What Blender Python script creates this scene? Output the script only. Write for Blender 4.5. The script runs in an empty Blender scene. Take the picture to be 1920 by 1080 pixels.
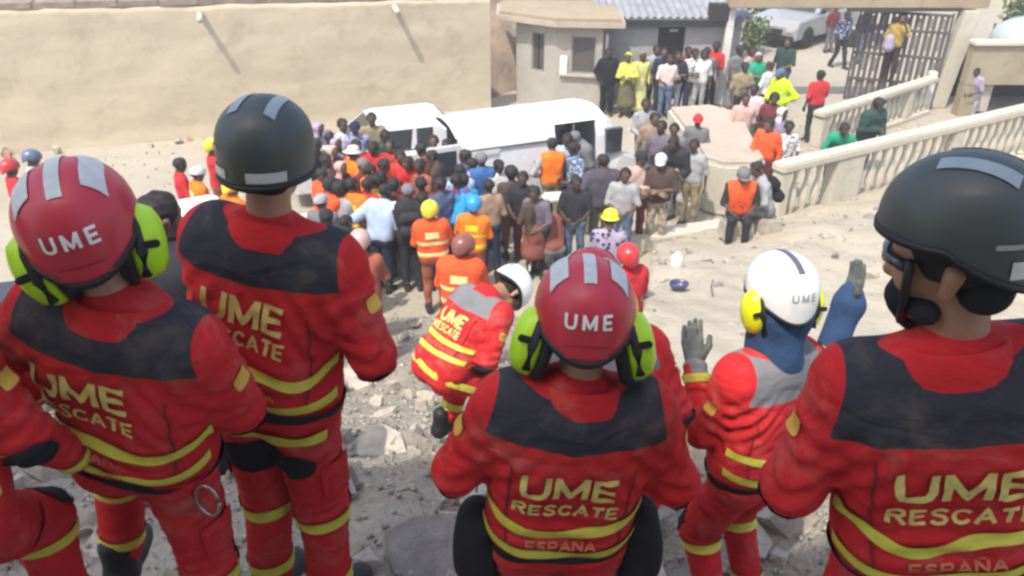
import bpy, bmesh, math, random
import numpy as np
from mathutils.bvhtree import BVHTree
from mathutils import Vector, Matrix, Euler, noise as mnoise
R = math.radians
random.seed(7)
RNG = np.random.default_rng(11)
SC = bpy.context.scene
COL = SC.collection

# ------------------------------------------------------------------ camera, sky, sun, exposure
CAM_H, PITCH, FPX = 6.2, R(29.0), 1500.0
cd = bpy.data.cameras.new('camera'); cam = bpy.data.objects.new('camera', cd); COL.objects.link(cam)
cam.location = (0, 0, CAM_H); cam.rotation_euler = (R(90) - PITCH, 0, 0)
cd.sensor_width = 36; cd.lens = 36 * FPX / 1920; cd.clip_start = 0.05; cd.clip_end = 800
cd.dof.use_dof = False
SC.camera = cam
SUN = Vector((-0.34, -0.50, 1.0)).normalized()
w = bpy.data.worlds.new('World'); SC.world = w; w.use_nodes = True
nt = w.node_tree; bg = nt.nodes['Background']
sky = nt.nodes.new('ShaderNodeTexSky'); sky.sky_type = 'NISHITA'; sky.sun_disc = False
sky.sun_elevation = math.asin(SUN.z); sky.sun_rotation = math.atan2(SUN.x, SUN.y)
sky.dust_density = 3.0; sky.air_density = 1.0
nt.links.new(sky.outputs[0], bg.inputs[0]); bg.inputs[1].default_value = 0.15
sd = bpy.data.lights.new('sun', 'SUN'); sun = bpy.data.objects.new('sun', sd); COL.objects.link(sun)
sd.energy = 2.25; sd.angle = R(0.6); sd.color = (1.0, 0.94, 0.84)
sun.rotation_euler = SUN.to_track_quat('Z', 'Y').to_euler()
SC.view_settings.view_transform = 'Standard'; SC.view_settings.look = 'None'
SC.view_settings.exposure = 1.22; SC.view_settings.gamma = 1.0
SC.view_settings.use_curve_mapping = False
SC.render.engine = 'CYCLES'
SC.cycles.pixel_filter_type = 'BLACKMAN_HARRIS'; SC.cycles.filter_width = 2.7
SC.cycles.use_denoising = True
SC.cycles.max_bounces = 6

# ------------------------------------------------------------------ small helpers
def ray(px, py):
    u = (px - 960) / FPX; v = (py - 540) / FPX
    return Vector((u, math.cos(PITCH) - v * math.sin(PITCH), -(math.sin(PITCH) + v * math.cos(PITCH))))
def on_z(px, py, z=0.0):
    d = ray(px, py); t = (z - CAM_H) / d.z
    return Vector((d.x * t, d.y * t, z))
def on_y(px, py, y):
    d = ray(px, py); t = y / d.y
    return Vector((d.x * t, y, CAM_H + d.z * t))
def at_t(px, py, t):
    d = ray(px, py); return Vector((d.x * t, d.y * t, CAM_H + d.z * t))

# height of the debris heap the rescuers stand on; the yard is z = 0
_prof = [(-6, 4.1), (0, 3.95), (1.5, 3.75), (3.2, 3.3), (5, 2.2), (7, 1.1), (9, 0.35), (10.6, 0.0), (60, 0.0)]
_ctl = [(-.62, 1.9, 3.86), (-1.0, 1.66, 3.78), (.25, 1.72, 3.52), (.77, 1.27, 3.86), (.98, 2.5, 3.14), (-.4, 3.25, 3.42), (-1.6, 1.2, 3.8)]
def gz(x, y):
    for i in range(len(_prof) - 1):
        if y <= _prof[i + 1][0]:
            a, b = _prof[i], _prof[i + 1]; t = (y - a[0]) / (b[0] - a[0]); z = a[1] + (b[1] - a[1]) * t; break
    else: z = 0.0
    if y < 5:
        ws = 0.0; dz = 0.0
        for cx, cy, cz in _ctl:
            for j in range(len(_prof) - 1):
                if cy <= _prof[j + 1][0]:
                    a, b = _prof[j], _prof[j + 1]; zz = a[1] + (b[1] - a[1]) * (cy - a[0]) / (b[0] - a[0]); break
            wgt = math.exp(-((x - cx) ** 2 + (y - cy) ** 2) / .32)
            ws += wgt; dz += wgt * (cz - zz)
        z += dz / max(ws, 1.0)
    if x < -3.5: z *= max(0.0, 1 - (-3.5 - x) / 5.0)
    if x > 2.2: z *= max(0.0, 1 - (x - 2.2) / 4.5)
    return z
SLAB = [Vector(q) for q in ((2.5, 12.45, .16), (13.6, 17.9, .2), (6.6, 3.4, 1.75), (.62, 3.55, 3.28))]
def slab_uv(x, y):
    """bilinear coordinates of (x, y) on the big tilted slab"""
    u, v = .5, .5
    for _ in range(12):
        A_, B_ = SLAB[0].lerp(SLAB[1], u), SLAB[3].lerp(SLAB[2], u); p = A_.lerp(B_, v)
        du = (SLAB[1] - SLAB[0]).lerp(SLAB[2] - SLAB[3], v); dv = B_ - A_
        ex, ey = x - p.x, y - p.y; det = du.x * dv.y - du.y * dv.x
        if abs(det) < 1e-9: break
        u += (ex * dv.y - ey * dv.x) / det; v += (du.x * ey - du.y * ex) / det
        u = max(-2, min(3, u)); v = max(-2, min(3, v))
    return u, v
def slab_base(x, y):
    u, v = slab_uv(x, y)
    if -.002 <= u <= 1.002 and -.002 <= v <= 1.002: return SLAB[0].lerp(SLAB[1], u).lerp(SLAB[3].lerp(SLAB[2], u), v).z
    return -9.0
def floor_z(x, y): return max(gz(x, y), slab_base(x, y))
def on_slab(px, py):
    t = 30.0
    while t > 2:
        q = at_t(px, py, t)
        if q.z < floor_z(q.x, q.y) + .06: t -= .02
        else: break
    q.z = floor_z(q.x, q.y) + .05; return q
def stand(px, py, h):
    """where a figure of height h stands so that its head top shows at (px, py)"""
    t = 60.0
    while t > 1.2:                                   # the farthest spot that fits
        q = at_t(px, py, t)
        if q.z - floor_z(q.x, q.y) > h: break
        t -= .02
    q = at_t(px, py, t); q.z = floor_z(q.x, q.y); return q

# ------------------------------------------------------------------ materials
_mats = {}
def _new(name):
    m = bpy.data.materials.new(name); m.use_nodes = True
    n = m.node_tree.nodes; return m, n, m.node_tree.links, n['Principled BSDF']
def mat(name, c, rough=0.8, var=0.12, scale=18.0, bump=0.15, bscale=None, metal=0.0, coat=0.0, c2=None, detail=5.0, dist=0.01, spec=None):
    """plain procedural material: colour broken up by two noises, fine bump"""
    key = (name, tuple(round(q, 4) for q in c), rough, scale)
    if key in _mats: return _mats[key]
    m, n, l, b = _new(name)
    tc = n.new('ShaderNodeTexCoord')
    nz = n.new('ShaderNodeTexNoise'); nz.inputs['Scale'].default_value = scale; nz.inputs['Detail'].default_value = detail
    nz.inputs['Roughness'].default_value = 0.6
    rp = n.new('ShaderNodeValToRGB')
    d = c2 if c2 else tuple(q * (1 - var) for q in c); u = c if c2 else tuple(min(1, q * (1 + var)) for q in c)
    rp.color_ramp.elements[0].position = .32; rp.color_ramp.elements[1].position = .68
    rp.color_ramp.elements[0].color = (*d, 1); rp.color_ramp.elements[1].color = (*u, 1)
    l.new(tc.outputs['Object'], nz.inputs['Vector']); l.new(nz.outputs['Fac'], rp.inputs['Fac'])
    l.new(rp.outputs['Color'], b.inputs['Base Color'])
    b.inputs['Roughness'].default_value = rough; b.inputs['Metallic'].default_value = metal
    if coat: b.inputs['Coat Weight'].default_value = coat; b.inputs['Coat Roughness'].default_value = .15
    if spec is not None: b.inputs['Specular IOR Level'].default_value = spec
    if bump:
        n2 = n.new('ShaderNodeTexNoise'); n2.inputs['Scale'].default_value = bscale or scale * 6; n2.inputs['Detail'].default_value = 4
        l.new(tc.outputs['Object'], n2.inputs['Vector'])
        bp = n.new('ShaderNodeBump'); bp.inputs['Strength'].default_value = bump; bp.inputs['Distance'].default_value = dist
        l.new(n2.outputs['Fac'], bp.inputs['Height']); l.new(bp.outputs['Normal'], b.inputs['Normal'])
    _mats[key] = m; return m
def cloth(c, name='cloth', rough=0.92): return mat(name, c, rough, var=.14, scale=9, bump=.35, bscale=26, dist=.02, spec=.2)
def uniform(c, name, dust=(.42, .33, .25), amount=.16):
    if (name,) in _mats: return _mats[(name,)]
    m, n, l, b = _new(name); tc = n.new('ShaderNodeTexCoord')
    def nzn(sc, det, rough=.6, dist=0.0, stretch=None):
        q = n.new('ShaderNodeTexNoise'); q.inputs['Scale'].default_value = sc; q.inputs['Detail'].default_value = det; q.inputs['Roughness'].default_value = rough; q.inputs['Distortion'].default_value = dist
        if stretch:
            mp = n.new('ShaderNodeMapping'); mp.inputs['Scale'].default_value = stretch; mp.inputs['Rotation'].default_value = (.3, .5, .4); l.new(tc.outputs['Object'], mp.inputs['Vector']); l.new(mp.outputs['Vector'], q.inputs['Vector'])
        else: l.new(tc.outputs['Object'], q.inputs['Vector'])
        return q
    a = nzn(5, 6); r1 = n.new('ShaderNodeValToRGB'); r1.color_ramp.elements[0].position = .3; r1.color_ramp.elements[1].position = .7
    r1.color_ramp.elements[0].color = (*[q * .82 for q in c], 1); r1.color_ramp.elements[1].color = (*[min(1, q * 1.15) for q in c], 1); l.new(a.outputs['Fac'], r1.inputs['Fac'])
    d = nzn(7, 9, .72, .4); r2 = n.new('ShaderNodeValToRGB'); r2.color_ramp.elements[0].position = .5; r2.color_ramp.elements[1].position = .78; r2.color_ramp.elements[1].color = (amount * 2.2,) * 3 + (1,); l.new(d.outputs['Fac'], r2.inputs['Fac'])
    mx = n.new('ShaderNodeMix'); mx.data_type = 'RGBA'; l.new(r2.outputs['Color'], mx.inputs[0]); l.new(r1.outputs['Color'], mx.inputs[6]); mx.inputs[7].default_value = (*dust, 1); l.new(mx.outputs[2], b.inputs['Base Color'])
    b.inputs['Roughness'].default_value = .93; b.inputs['Specular IOR Level'].default_value = .2
    f = nzn(5, 3, .5, 1.0, (1, 1, 2.2)); g = nzn(240, 2)
    b1 = n.new('ShaderNodeBump'); b1.inputs['Strength'].default_value = .5; b1.inputs['Distance'].default_value = .03; l.new(f.outputs['Fac'], b1.inputs['Height'])
    b2 = n.new('ShaderNodeBump'); b2.inputs['Strength'].default_value = .15; b2.inputs['Distance'].default_value = .002; l.new(g.outputs['Fac'], b2.inputs['Height']); l.new(b1.outputs['Normal'], b2.inputs['Normal']); l.new(b2.outputs['Normal'], b.inputs['Normal'])
    _mats[(name,)] = m; return m
def plastic(c, name='plastic', rough=.38): return mat(name, c, rough, var=.08, scale=14, bump=.04, bscale=60, coat=.25, dist=.004)
def skin(c): return mat('skin', c, .55, var=.1, scale=22, bump=.08, dist=.004)

def _ground_mat(name, ca, cb, cc, s1, s2, bump, dist=.05, streak=None):
    ca, cb, cc = [(c[0] * .73, c[1] * .71, c[2] * .66) for c in (ca, cb, cc)]
    m, n, l, b = _new(name)
    tc = n.new('ShaderNodeTexCoord'); vec = tc.outputs['Object']
    if streak:
        mp = n.new('ShaderNodeMapping'); mp.inputs['Scale'].default_value = streak; l.new(vec, mp.inputs['Vector']); vec = mp.outputs['Vector']
    a = n.new('ShaderNodeTexNoise'); a.inputs['Scale'].default_value = s1; a.inputs['Detail'].default_value = 8; a.inputs['Roughness'].default_value = .62; a.inputs['Distortion'].default_value = .6
    f = n.new('ShaderNodeTexNoise'); f.inputs['Scale'].default_value = s2; f.inputs['Detail'].default_value = 6; f.inputs['Roughness'].default_value = .7
    l.new(vec, a.inputs['Vector']); l.new(tc.outputs['Object'], f.inputs['Vector'])
    r1 = n.new('ShaderNodeValToRGB'); r1.color_ramp.elements[0].position = .35; r1.color_ramp.elements[1].position = .66
    r1.color_ramp.elements[0].color = (*ca, 1); r1.color_ramp.elements[1].color = (*cb, 1)
    l.new(a.outputs['Fac'], r1.inputs['Fac'])
    r2 = n.new('ShaderNodeValToRGB'); r2.color_ramp.elements[0].position = .52; r2.color_ramp.elements[1].position = .72
    r2.color_ramp.elements[0].color = (0, 0, 0, 1); r2.color_ramp.elements[1].color = (.75, .75, .75, 1)
    l.new(f.outputs['Fac'], r2.inputs['Fac'])
    mx = n.new('ShaderNodeMix'); mx.data_type = 'RGBA'
    l.new(r2.outputs['Color'], mx.inputs[0]); l.new(r1.outputs['Color'], mx.inputs[6]); mx.inputs[7].default_value = (*cc, 1)
    l.new(mx.outputs[2], b.inputs['Base Color']); b.inputs['Roughness'].default_value = .95; b.inputs['Specular IOR Level'].default_value = .15
    g = n.new('ShaderNodeTexNoise'); g.inputs['Scale'].default_value = s2 * 4; g.inputs['Detail'].default_value = 8
    l.new(tc.outputs['Object'], g.inputs['Vector'])
    bp = n.new('ShaderNodeBump'); bp.inputs['Strength'].default_value = bump; bp.inputs['Distance'].default_value = dist
    l.new(g.outputs['Fac'], bp.inputs['Height']); l.new(bp.outputs['Normal'], b.inputs['Normal'])
    return m

# ------------------------------------------------------------------ object helpers
def link(o, parent=None, m=None):
    COL.objects.link(o)
    if parent: o.parent = parent
    if m and o.data and hasattr(o.data, 'materials') and len(o.data.materials) == 0: o.data.materials.append(m)
    return o
def mesh_np(name, v, f, smooth=True):
    """v (n,3); f list of index lists or (m,k) array"""
    me = bpy.data.meshes.new(name)
    if isinstance(f, np.ndarray):
        k = f.shape[1]; n = len(f)
        me.vertices.add(len(v)); me.vertices.foreach_set('co', np.asarray(v, np.float32).ravel())
        me.loops.add(n * k); me.loops.foreach_set('vertex_index', f.astype(np.int32).ravel())
        me.polygons.add(n); me.polygons.foreach_set('loop_start', np.arange(0, n * k, k, dtype=np.int32))
        me.update(calc_edges=True)
    else:
        me.from_pydata([tuple(p) for p in v], [], f)
    if smooth: me.polygons.foreach_set('use_smooth', [True] * len(me.polygons))
    me.update(); return me
def obj(name, me, m=None, parent=None, M=None, loc=None):
    o = bpy.data.objects.new(name, me); link(o, parent)
    if m is not None:
        if len(me.materials) == 0: me.materials.append(m)
        elif me.materials[0] is not m:
            o.material_slots[0].link = 'OBJECT'; o.material_slots[0].material = m
    if M is not None: o.matrix_local = M
    if loc is not None: o.location = loc
    return o
def empty(name, loc=(0, 0, 0), rz=0, label=None, cat=None, group=None, s=1.0):
    o = bpy.data.objects.new(name, None); COL.objects.link(o); o.empty_display_size = .1
    o.location = loc; o.rotation_euler = (0, 0, rz); o.scale = (s, s, s)
    tag(o, label, cat, group); return o
def tag(o, label=None, cat=None, group=None, kind=None):
    if label: o['label'] = label
    if cat: o['category'] = cat
    if group: o['group'] = group
    if kind: o['kind'] = kind
    return o
class MB:
    """collects boxes, tubes, lathes and polygons into one mesh"""
    def __init__(s): s.v = []; s.f = []
    def add(s, v, f):
        o = len(s.v); s.v += [tuple(p) for p in v]; s.f += [[i + o for i in q] for q in f]; return s
    def box(s, c, d, rz=0, M=None, taper=1.0):
        x, y, z = d[0] / 2, d[1] / 2, d[2] / 2; P = []
        for k, zz in ((1, -z), (taper, z)):
            for a, b in ((-x, -y), (x, -y), (x, y), (-x, y)): P.append(Vector((a * k, b * k, zz)))
        Q = Matrix.Translation(c) @ Matrix.Rotation(rz, 4, 'Z') if M is None else Matrix.Translation(c) @ M
        return s.add([Q @ p for p in P], [[3, 2, 1, 0], [4, 5, 6, 7], [0, 1, 5, 4], [1, 2, 6, 5], [2, 3, 7, 6], [3, 0, 4, 7]])
    def tube(s, pts, r, n=8, r2=None):
        pts = [Vector(p) for p in pts]; rings = []
        for i, p in enumerate(pts):
            t = (pts[min(i + 1, len(pts) - 1)] - pts[max(i - 1, 0)]).normalized()
            u = t.cross(Vector((0, 0, 1)));  u = u if u.length > .05 else t.cross(Vector((0, 1, 0)))
            u.normalize(); w_ = t.cross(u); rr = r if r2 is None else r + (r2 - r) * i / max(1, len(pts) - 1)
            rings.append([p + (u * math.cos(a) + w_ * math.sin(a)) * rr for a in [2 * math.pi * k / n for k in range(n)]])
        V = [q for g in rings for q in g]; F = []
        for i in range(len(pts) - 1):
            for k in range(n): F.append([i * n + k, i * n + (k + 1) % n, (i + 1) * n + (k + 1) % n, (i + 1) * n + k])
        F.append([k for k in range(n)][::-1]); F.append([(len(pts) - 1) * n + k for k in range(n)])
        return s.add(V, F)
    def lathe(s, prof, c=(0, 0, 0), n=20, M=None, sx=1, sy=1):
        V = []; F = []; M = M or Matrix.Identity(4)
        for (r, z) in prof:
            for k in range(n):
                a = 2 * math.pi * k / n; V.append(Vector(c) + (M @ Vector((r * sx * math.cos(a), r * sy * math.sin(a), z))))
        for i in range(len(prof) - 1):
            for k in range(n): F.append([i * n + k, i * n + (k + 1) % n, (i + 1) * n + (k + 1) % n, (i + 1) * n + k])
        F.append(list(range(n))[::-1]); F.append([(len(prof) - 1) * n + k for k in range(n)])
        return s.add(V, F)
    def prism(s, poly, z0, z1):
        n = len(poly); V = [(p[0], p[1], z0) for p in poly] + [(p[0], p[1], z1) for p in poly]
        return s.add(V, [list(range(n))[::-1], [n + k for k in range(n)]] + [[k, (k + 1) % n, n + (k + 1) % n, n + k] for k in range(n)])
    def mesh(s, name, smooth=False, bevel=0.0):
        me = mesh_np(name, s.v, s.f, smooth)
        bm = bmesh.new(); bm.from_mesh(me); bmesh.ops.recalc_face_normals(bm, faces=bm.faces)
        if bevel: bmesh.ops.bevel(bm, geom=[e for e in bm.edges if e.is_manifold and e.calc_face_angle() > .6], offset=bevel, segments=2, affect='EDGES', clamp_overlap=True)
        bm.to_mesh(me); bm.free()
        if smooth: me.polygons.foreach_set('use_smooth', [True] * len(me.polygons))
        return me
    def build(s, name, m, parent=None, smooth=False, bevel=0.0, **kw): return obj(name, s.mesh(name, smooth, bevel), m, parent, **kw)

# ------------------------------------------------------------------ signed-distance bodies
class Field:
    """union of smooth round cones; a figure or a garment is one field, meshed as one continuous surface"""
    def __init__(s): s.p = []; s.amp = 0; s.W = None; s.fd = []; s.bvh = None
    def cap(s, a, b, ra, rb=None, k=.04): s.p.append((np.array(a, float), np.array(b, float), ra, ra if rb is None else rb, k)); return s
    def wrinkle(s, amp, seed=0, lo=14, hi=38):
        g = np.random.default_rng(seed); s.amp = amp
        d = g.normal(size=(9, 3)); d /= np.linalg.norm(d, axis=1)[:, None]
        s.W = (d * g.uniform(lo, hi, (9, 1)), g.uniform(0, 6.28, 9)); return s
    def fold(s, c, d, rad, amp, wl, ph=0.0):
        s.fd.append((np.array(c, float), np.array(Vector(d).normalized(), float), rad, amp, 2 * math.pi / wl, ph)); return s
    def __call__(s, P):
        r = None
        for a, b, ra, rb, k in s.p:
            ab = b - a; L = max(ab @ ab, 1e-9); t = np.clip((P - a) @ ab / L, 0, 1)
            d = np.linalg.norm(P - a - t[..., None] * ab, axis=-1) - (ra + (rb - ra) * t)
            if r is None: r = d
            else:
                h = np.maximum(k - np.abs(r - d), 0) / k; r = np.minimum(r, d) - h * h * k * .25
        if s.amp:
            q = 0
            for kk, ph in zip(*s.W): q = q + np.sin(P @ kk + ph + 1.3 * np.sin(P @ kk[::-1] * .5))
            r = r + s.amp * q / 3
        for c, d, rad, amp, kf, ph in s.fd:
            q = P - c; n2 = (q * q).sum(-1); m = n2 < 4.5 * rad * rad
            if not m.any(): continue
            q = q[m]; a = q @ d; w_ = np.exp(-n2[m] / (rad * rad)); o = q - a[..., None] * d
            r[m] += amp * w_ * np.sin(kf * a + ph + 1.6 * np.sin(9 * o[..., 0] + 7 * o[..., 1] + ph) + .8 * np.sin(23 * o[..., 0] - 17 * o[..., 2]))
        return r
    def bounds(s):
        lo = np.min([np.minimum(a - ra, b - rb) for a, b, ra, rb, k in s.p], axis=0) - .03
        hi = np.max([np.maximum(a + ra, b + rb) for a, b, ra, rb, k in s.p], axis=0) + .03
        return lo, hi
    def mesh(s, h, keep=False):
        lo, hi = s.bounds(); lo = lo - h; n = np.ceil((hi - lo) / h).astype(int) + 2
        ax = [lo[i] + np.arange(n[i]) * h for i in range(3)]
        G = np.stack(np.meshgrid(*ax, indexing='ij'), -1)
        f = s(G)
        v, q = nets(f, lo, h)
        for _ in range(2):
            e = h * .2; f0 = s(v); g = np.stack([s(v + np.eye(3)[i] * e) - f0 for i in range(3)], -1) / e
            v = v - g * (f0 / np.maximum((g * g).sum(-1), .3))[:, None] * .8
        if keep: s.bvh = BVHTree.FromPolygons(v.tolist(), q.tolist())
        return v, q
def nets(f, org, h):
    s = f < 0
    c = [s[i:f.shape[0] - 1 + i, j:f.shape[1] - 1 + j, k:f.shape[2] - 1 + k] for i in (0, 1) for j in (0, 1) for k in (0, 1)]
    tot = sum(x.astype(np.int8) for x in c)
    idx = np.argwhere((tot > 0) & (tot < 8)); n = len(idx)
    off = np.array([(i, j, k) for i in (0, 1) for j in (0, 1) for k in (0, 1)])
    val = np.stack([f[idx[:, 0] + o[0], idx[:, 1] + o[1], idx[:, 2] + o[2]] for o in off], 1)
    acc = np.zeros((n, 3)); cnt = np.zeros(n)
    for a in range(8):
        for b in range(a + 1, 8):
            if np.abs(off[a] - off[b]).sum() != 1: continue
            m = (val[:, a] < 0) != (val[:, b] < 0)
            t = val[:, a] / np.where(m, val[:, a] - val[:, b], 1)
            p = off[a] + t[:, None] * (off[b] - off[a]); acc[m] += p[m]; cnt[m] += 1
    v = org + (idx + acc / cnt[:, None]) * h
    vid = -np.ones(tot.shape, int); vid[tuple(idx.T)] = np.arange(n)
    Q = []
    for d in range(3):
        o1, o2 = [(1, 2), (2, 0), (0, 1)][d]
        sl0 = [slice(None)] * 3; sl1 = [slice(None)] * 3; sl0[d] = slice(0, -1); sl1[d] = slice(1, None)
        A = s[tuple(sl0)]; B = s[tuple(sl1)]; e = np.argwhere(A != B)
        e = e[(e[:, o1] > 0) & (e[:, o2] > 0) & (e[:, o1] < f.shape[o1] - 1) & (e[:, o2] < f.shape[o2] - 1)]
        fl = A[tuple(e.T)]
        u1 = np.zeros(3, int); u1[o1] = 1; u2 = np.zeros(3, int); u2[o2] = 1
        q = np.stack([vid[tuple((e - u1 - u2).T)], vid[tuple((e - u2).T)], vid[tuple(e.T)], vid[tuple((e - u1).T)]], 1)
        q[~fl] = q[~fl][:, ::-1]; Q.append(q)
    return v, np.concatenate(Q)
def march(F, P0, D, off=.004, n=60):
    """from inside the field along D out to its surface (+off)"""
    t = np.zeros(len(P0))
    for _ in range(n):
        f = F(P0 + D * t[:, None]); t = t + np.clip(-f * .65, 0, .04)
    v = P0 + D * (t + off)[:, None]; e = .004
    for _ in range(4):
        f0 = F(v); g = np.stack([F(v + np.eye(3)[i] * e) - f0 for i in range(3)], -1) / e
        v = v - g * ((f0 - off) / np.maximum((g * g).sum(-1), .35))[:, None] * .8
    if F.bvh:                       # never let a print or tape sink into the sewn surface
        for i in range(len(v)):
            loc, nrm, _, _ = F.bvh.find_nearest(v[i])
            if loc is not None and (Vector(v[i]) - loc).dot(nrm) < off * .8: v[i] = loc + nrm * off
    return v
def xf(M, P):
    A = np.array(M); return np.asarray(P) @ A[:3, :3].T + A[:3, 3]

# stroke letters in a unit-height box
_L = {
 'U': (.86, [[(0.06, 1), (0.06, .34), (.14, .13), (.3, .06), (.56, .06), (.72, .13), (.8, .34), (.8, 1)]]),
 'M': (1.02, [[(.07, 0), (.07, 1)], [(.07, .95), (.51, .12), (.95, .95)], [(.95, 1), (.95, 0)]]),
 'E': (.74, [[(.07, 0), (.07, 1)], [(.07, .93), (.7, .93)], [(.07, .5), (.64, .5)], [(.07, .07), (.7, .07)]]),
 'R': (.82, [[(.07, 0), (.07, 1)], [(.07, .93), (.55, .93), (.7, .84), (.7, .62), (.55, .52), (.07, .52)], [(.42, .5), (.76, 0)]]),
 'S': (.78, [[(.7, .8), (.6, .9), (.4, .94), (.2, .9), (.09, .75), (.2, .58), (.58, .45), (.69, .27), (.58, .1), (.38, .06), (.16, .1), (.06, .22)]]),
 'C': (.82, [[(.74, .76), (.6, .9), (.4, .94), (.18, .85), (.07, .62), (.07, .38), (.18, .15), (.4, .06), (.6, .1), (.74, .24)]]),
 'A': (.9, [[(.04, 0), (.45, .97), (.86, 0)], [(.2, .34), (.7, .34)]]),
 'T': (.76, [[(.02, .93), (.74, .93)], [(.38, .9), (.38, 0)]]),
 'P': (.8, [[(.07, 0), (.07, 1)], [(.07, .93), (.55, .93), (.71, .83), (.71, .58), (.55, .47), (.07, .47)]]),
 'N': (.86, [[(.07, 0), (.07, 1)], [(.07, .95), (.79, .05)], [(.79, 0), (.79, 1)]]),
 '~': (.86, [[(.07, 0), (.07, 1)], [(.07, .95), (.79, .05)], [(.79, 0), (.79, 1)], [(.22, 1.2), (.36, 1.28), (.5, 1.2), (.64, 1.28)]]),
 'X': (.82, [[(.05, 0), (.77, 1)], [(.05, 1), (.77, 0)]]),
}
def resample(pl, step):
    out = [pl[0]]
    for a, b in zip(pl[:-1], pl[1:]):
        L = math.hypot(b[0] - a[0], b[1] - a[1]); n = max(1, int(L / step))
        for i in range(1, n + 1): out.append((a[0] + (b[0] - a[0]) * i / n, a[1] + (b[1] - a[1]) * i / n))
    return out
def ribbon(pl, wd, step=.008, cols=3, wfun=None):
    """flat strip along a 2-D polyline -> (uv points, quads)"""
    p = resample(pl, step); V = []; F = []
    for i, q in enumerate(p):
        a = p[max(i - 1, 0)]; b = p[min(i + 1, len(p) - 1)]
        tx, ty = b[0] - a[0], b[1] - a[1]; L = math.hypot(tx, ty) or 1; nx, ny = -ty / L, tx / L
        ww = wd * (wfun(i / max(1, len(p) - 1)) if wfun else 1)
        for c in range(cols):
            k = (c / (cols - 1) - .5) * ww; V.append((q[0] + nx * k, q[1] + ny * k))
    for i in range(len(p) - 1):
        for c in range(cols - 1): F.append([i * cols + c, i * cols + c + 1, (i + 1) * cols + c + 1, (i + 1) * cols + c])
    return V, F
def text_uv(s, height, width, sw, gap=.17):
    """list of (uv, quads) strokes for a word centred on 0, baseline 0"""
    tot = sum(_L[c][0] for c in s) + gap * (len(s) - 1); sx = width / tot; x = -width / 2; out = []
    for c in s:
        wd, st = _L[c]
        for pl in st: out.append(ribbon([(x + a * sx, b * height) for a, b in pl], sw, step=.006))
        x += (wd + gap) * sx
    return out
# ------------------------------------------------------------------ templates for figures
def T(x, y, z): return Matrix.Translation((x, y, z))
def RX(a): return Matrix.Rotation(R(a), 4, 'X')
def RY(a): return Matrix.Rotation(R(a), 4, 'Y')
def RZ(a): return Matrix.Rotation(R(a), 4, 'Z')
def _head_field():
    F = Field()
    F.cap((0, -.028, .03), (0, .018, .035), .083, k=.03).cap((0, .03, -.02), (0, .036, -.07), .062, .05, k=.04)
    F.cap((-.02, .05, -.098), (.02, .05, -.098), .026, k=.03).cap((0, .094, .0), (0, .107, -.038), .008, .015, k=.02)
    F.cap((-.035, .078, .022), (.035, .078, .022), .016, k=.02).cap((-.036, .058, -.038), (.036, .058, -.038), .028, k=.03)
    for s in (-1, 1): F.cap((s * .084, -.012, -.034), (s * .093, -.024, .012), .012, .019, k=.01)
    F.cap((-.017, .09, -.07), (.017, .09, -.07), .009, k=.012)
    F.cap((0, -.02, -.06), (0, -.03, -.2), .056, .06, k=.03)
    return F
HEADF = _head_field(); HEAD_V, HEAD_Q = HEADF.mesh(.0085)
HEADL_V, HEADL_Q = HEADF.mesh(.014)
def _sphere(c, r, n=8):
    V = []; F = []
    for i in range(n + 1):
        for k in range(n):
            a = math.pi * i / n; b = 2 * math.pi * k / n
            V.append((c[0] + r * math.sin(a) * math.cos(b), c[1] + r * math.sin(a) * math.sin(b), c[2] + r * math.cos(a)))
    for i in range(n):
        for k in range(n): F.append((i * n + k, (i + 1) * n + k, (i + 1) * n + (k + 1) % n, i * n + (k + 1) % n))
    return np.array(V), np.array(F)
def _eyes():
    V = []; Q = []; 
    for s in (-1, 1):
        v, q = _sphere((s * .033, .083, -.002), .0115, 6); Q.append(q + sum(len(x) for x in V)); V.append(v)
    return np.concatenate(V), np.concatenate(Q)
EYE_V, EYE_Q = _eyes()
def _hand_field(curl):
    F = Field(); F.cap((0, 0, .02), (0, 0, -.02), .026, .024, k=.02)
    for i, (y, L) in enumerate(((-.03, .062), (-.01, .076), (.011, .08), (.031, .072))):
        F.cap((0, y * .7, -.02), (0, y, -.082), .016, .014, k=.012)
        a = np.array((0, y * 1.12, -.085)); th = curl * .5
        b = a + L * .5 * np.array((-math.sin(th), 0, -math.cos(th))); th = curl
        c = b + L * .5 * np.array((-math.sin(th), 0, -math.cos(th)))
        F.cap(a, b, .0105, .0095, k=.004).cap(b, c, .0095, .0085, k=.003)
    F.cap((-.004, .03, -.02), (-.018, .056, -.06), .014, .012, k=.012).cap((-.018, .056, -.06), (-.028, .058, -.095), .012, .0095, k=.004)
    return F
HAND_V, HAND_Q = _hand_field(.75).mesh(.008)
HANDO_V, HANDO_Q = _hand_field(.3).mesh(.0065)
def quads_concat(parts):
    V = []; Q = []; n = 0
    for v, q in parts: V.append(v); Q.append(q + n); n += len(v)
    return np.concatenate(V), np.concatenate(Q)
def clip_mesh(name, v, q, planes):
    """keep the side of each (point, normal) plane the normal points to, cut clean"""
    bm = bmesh.new(); me = mesh_np(name, v, q); bm.from_mesh(me)
    for p, n in planes:
        bmesh.ops.bisect_plane(bm, geom=bm.verts[:] + bm.edges[:] + bm.faces[:], plane_co=p, plane_no=n, clear_inner=True)
    bm.to_mesh(me); bm.free(); me.polygons.foreach_set('use_smooth', [True] * len(me.polygons)); return me
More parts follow.
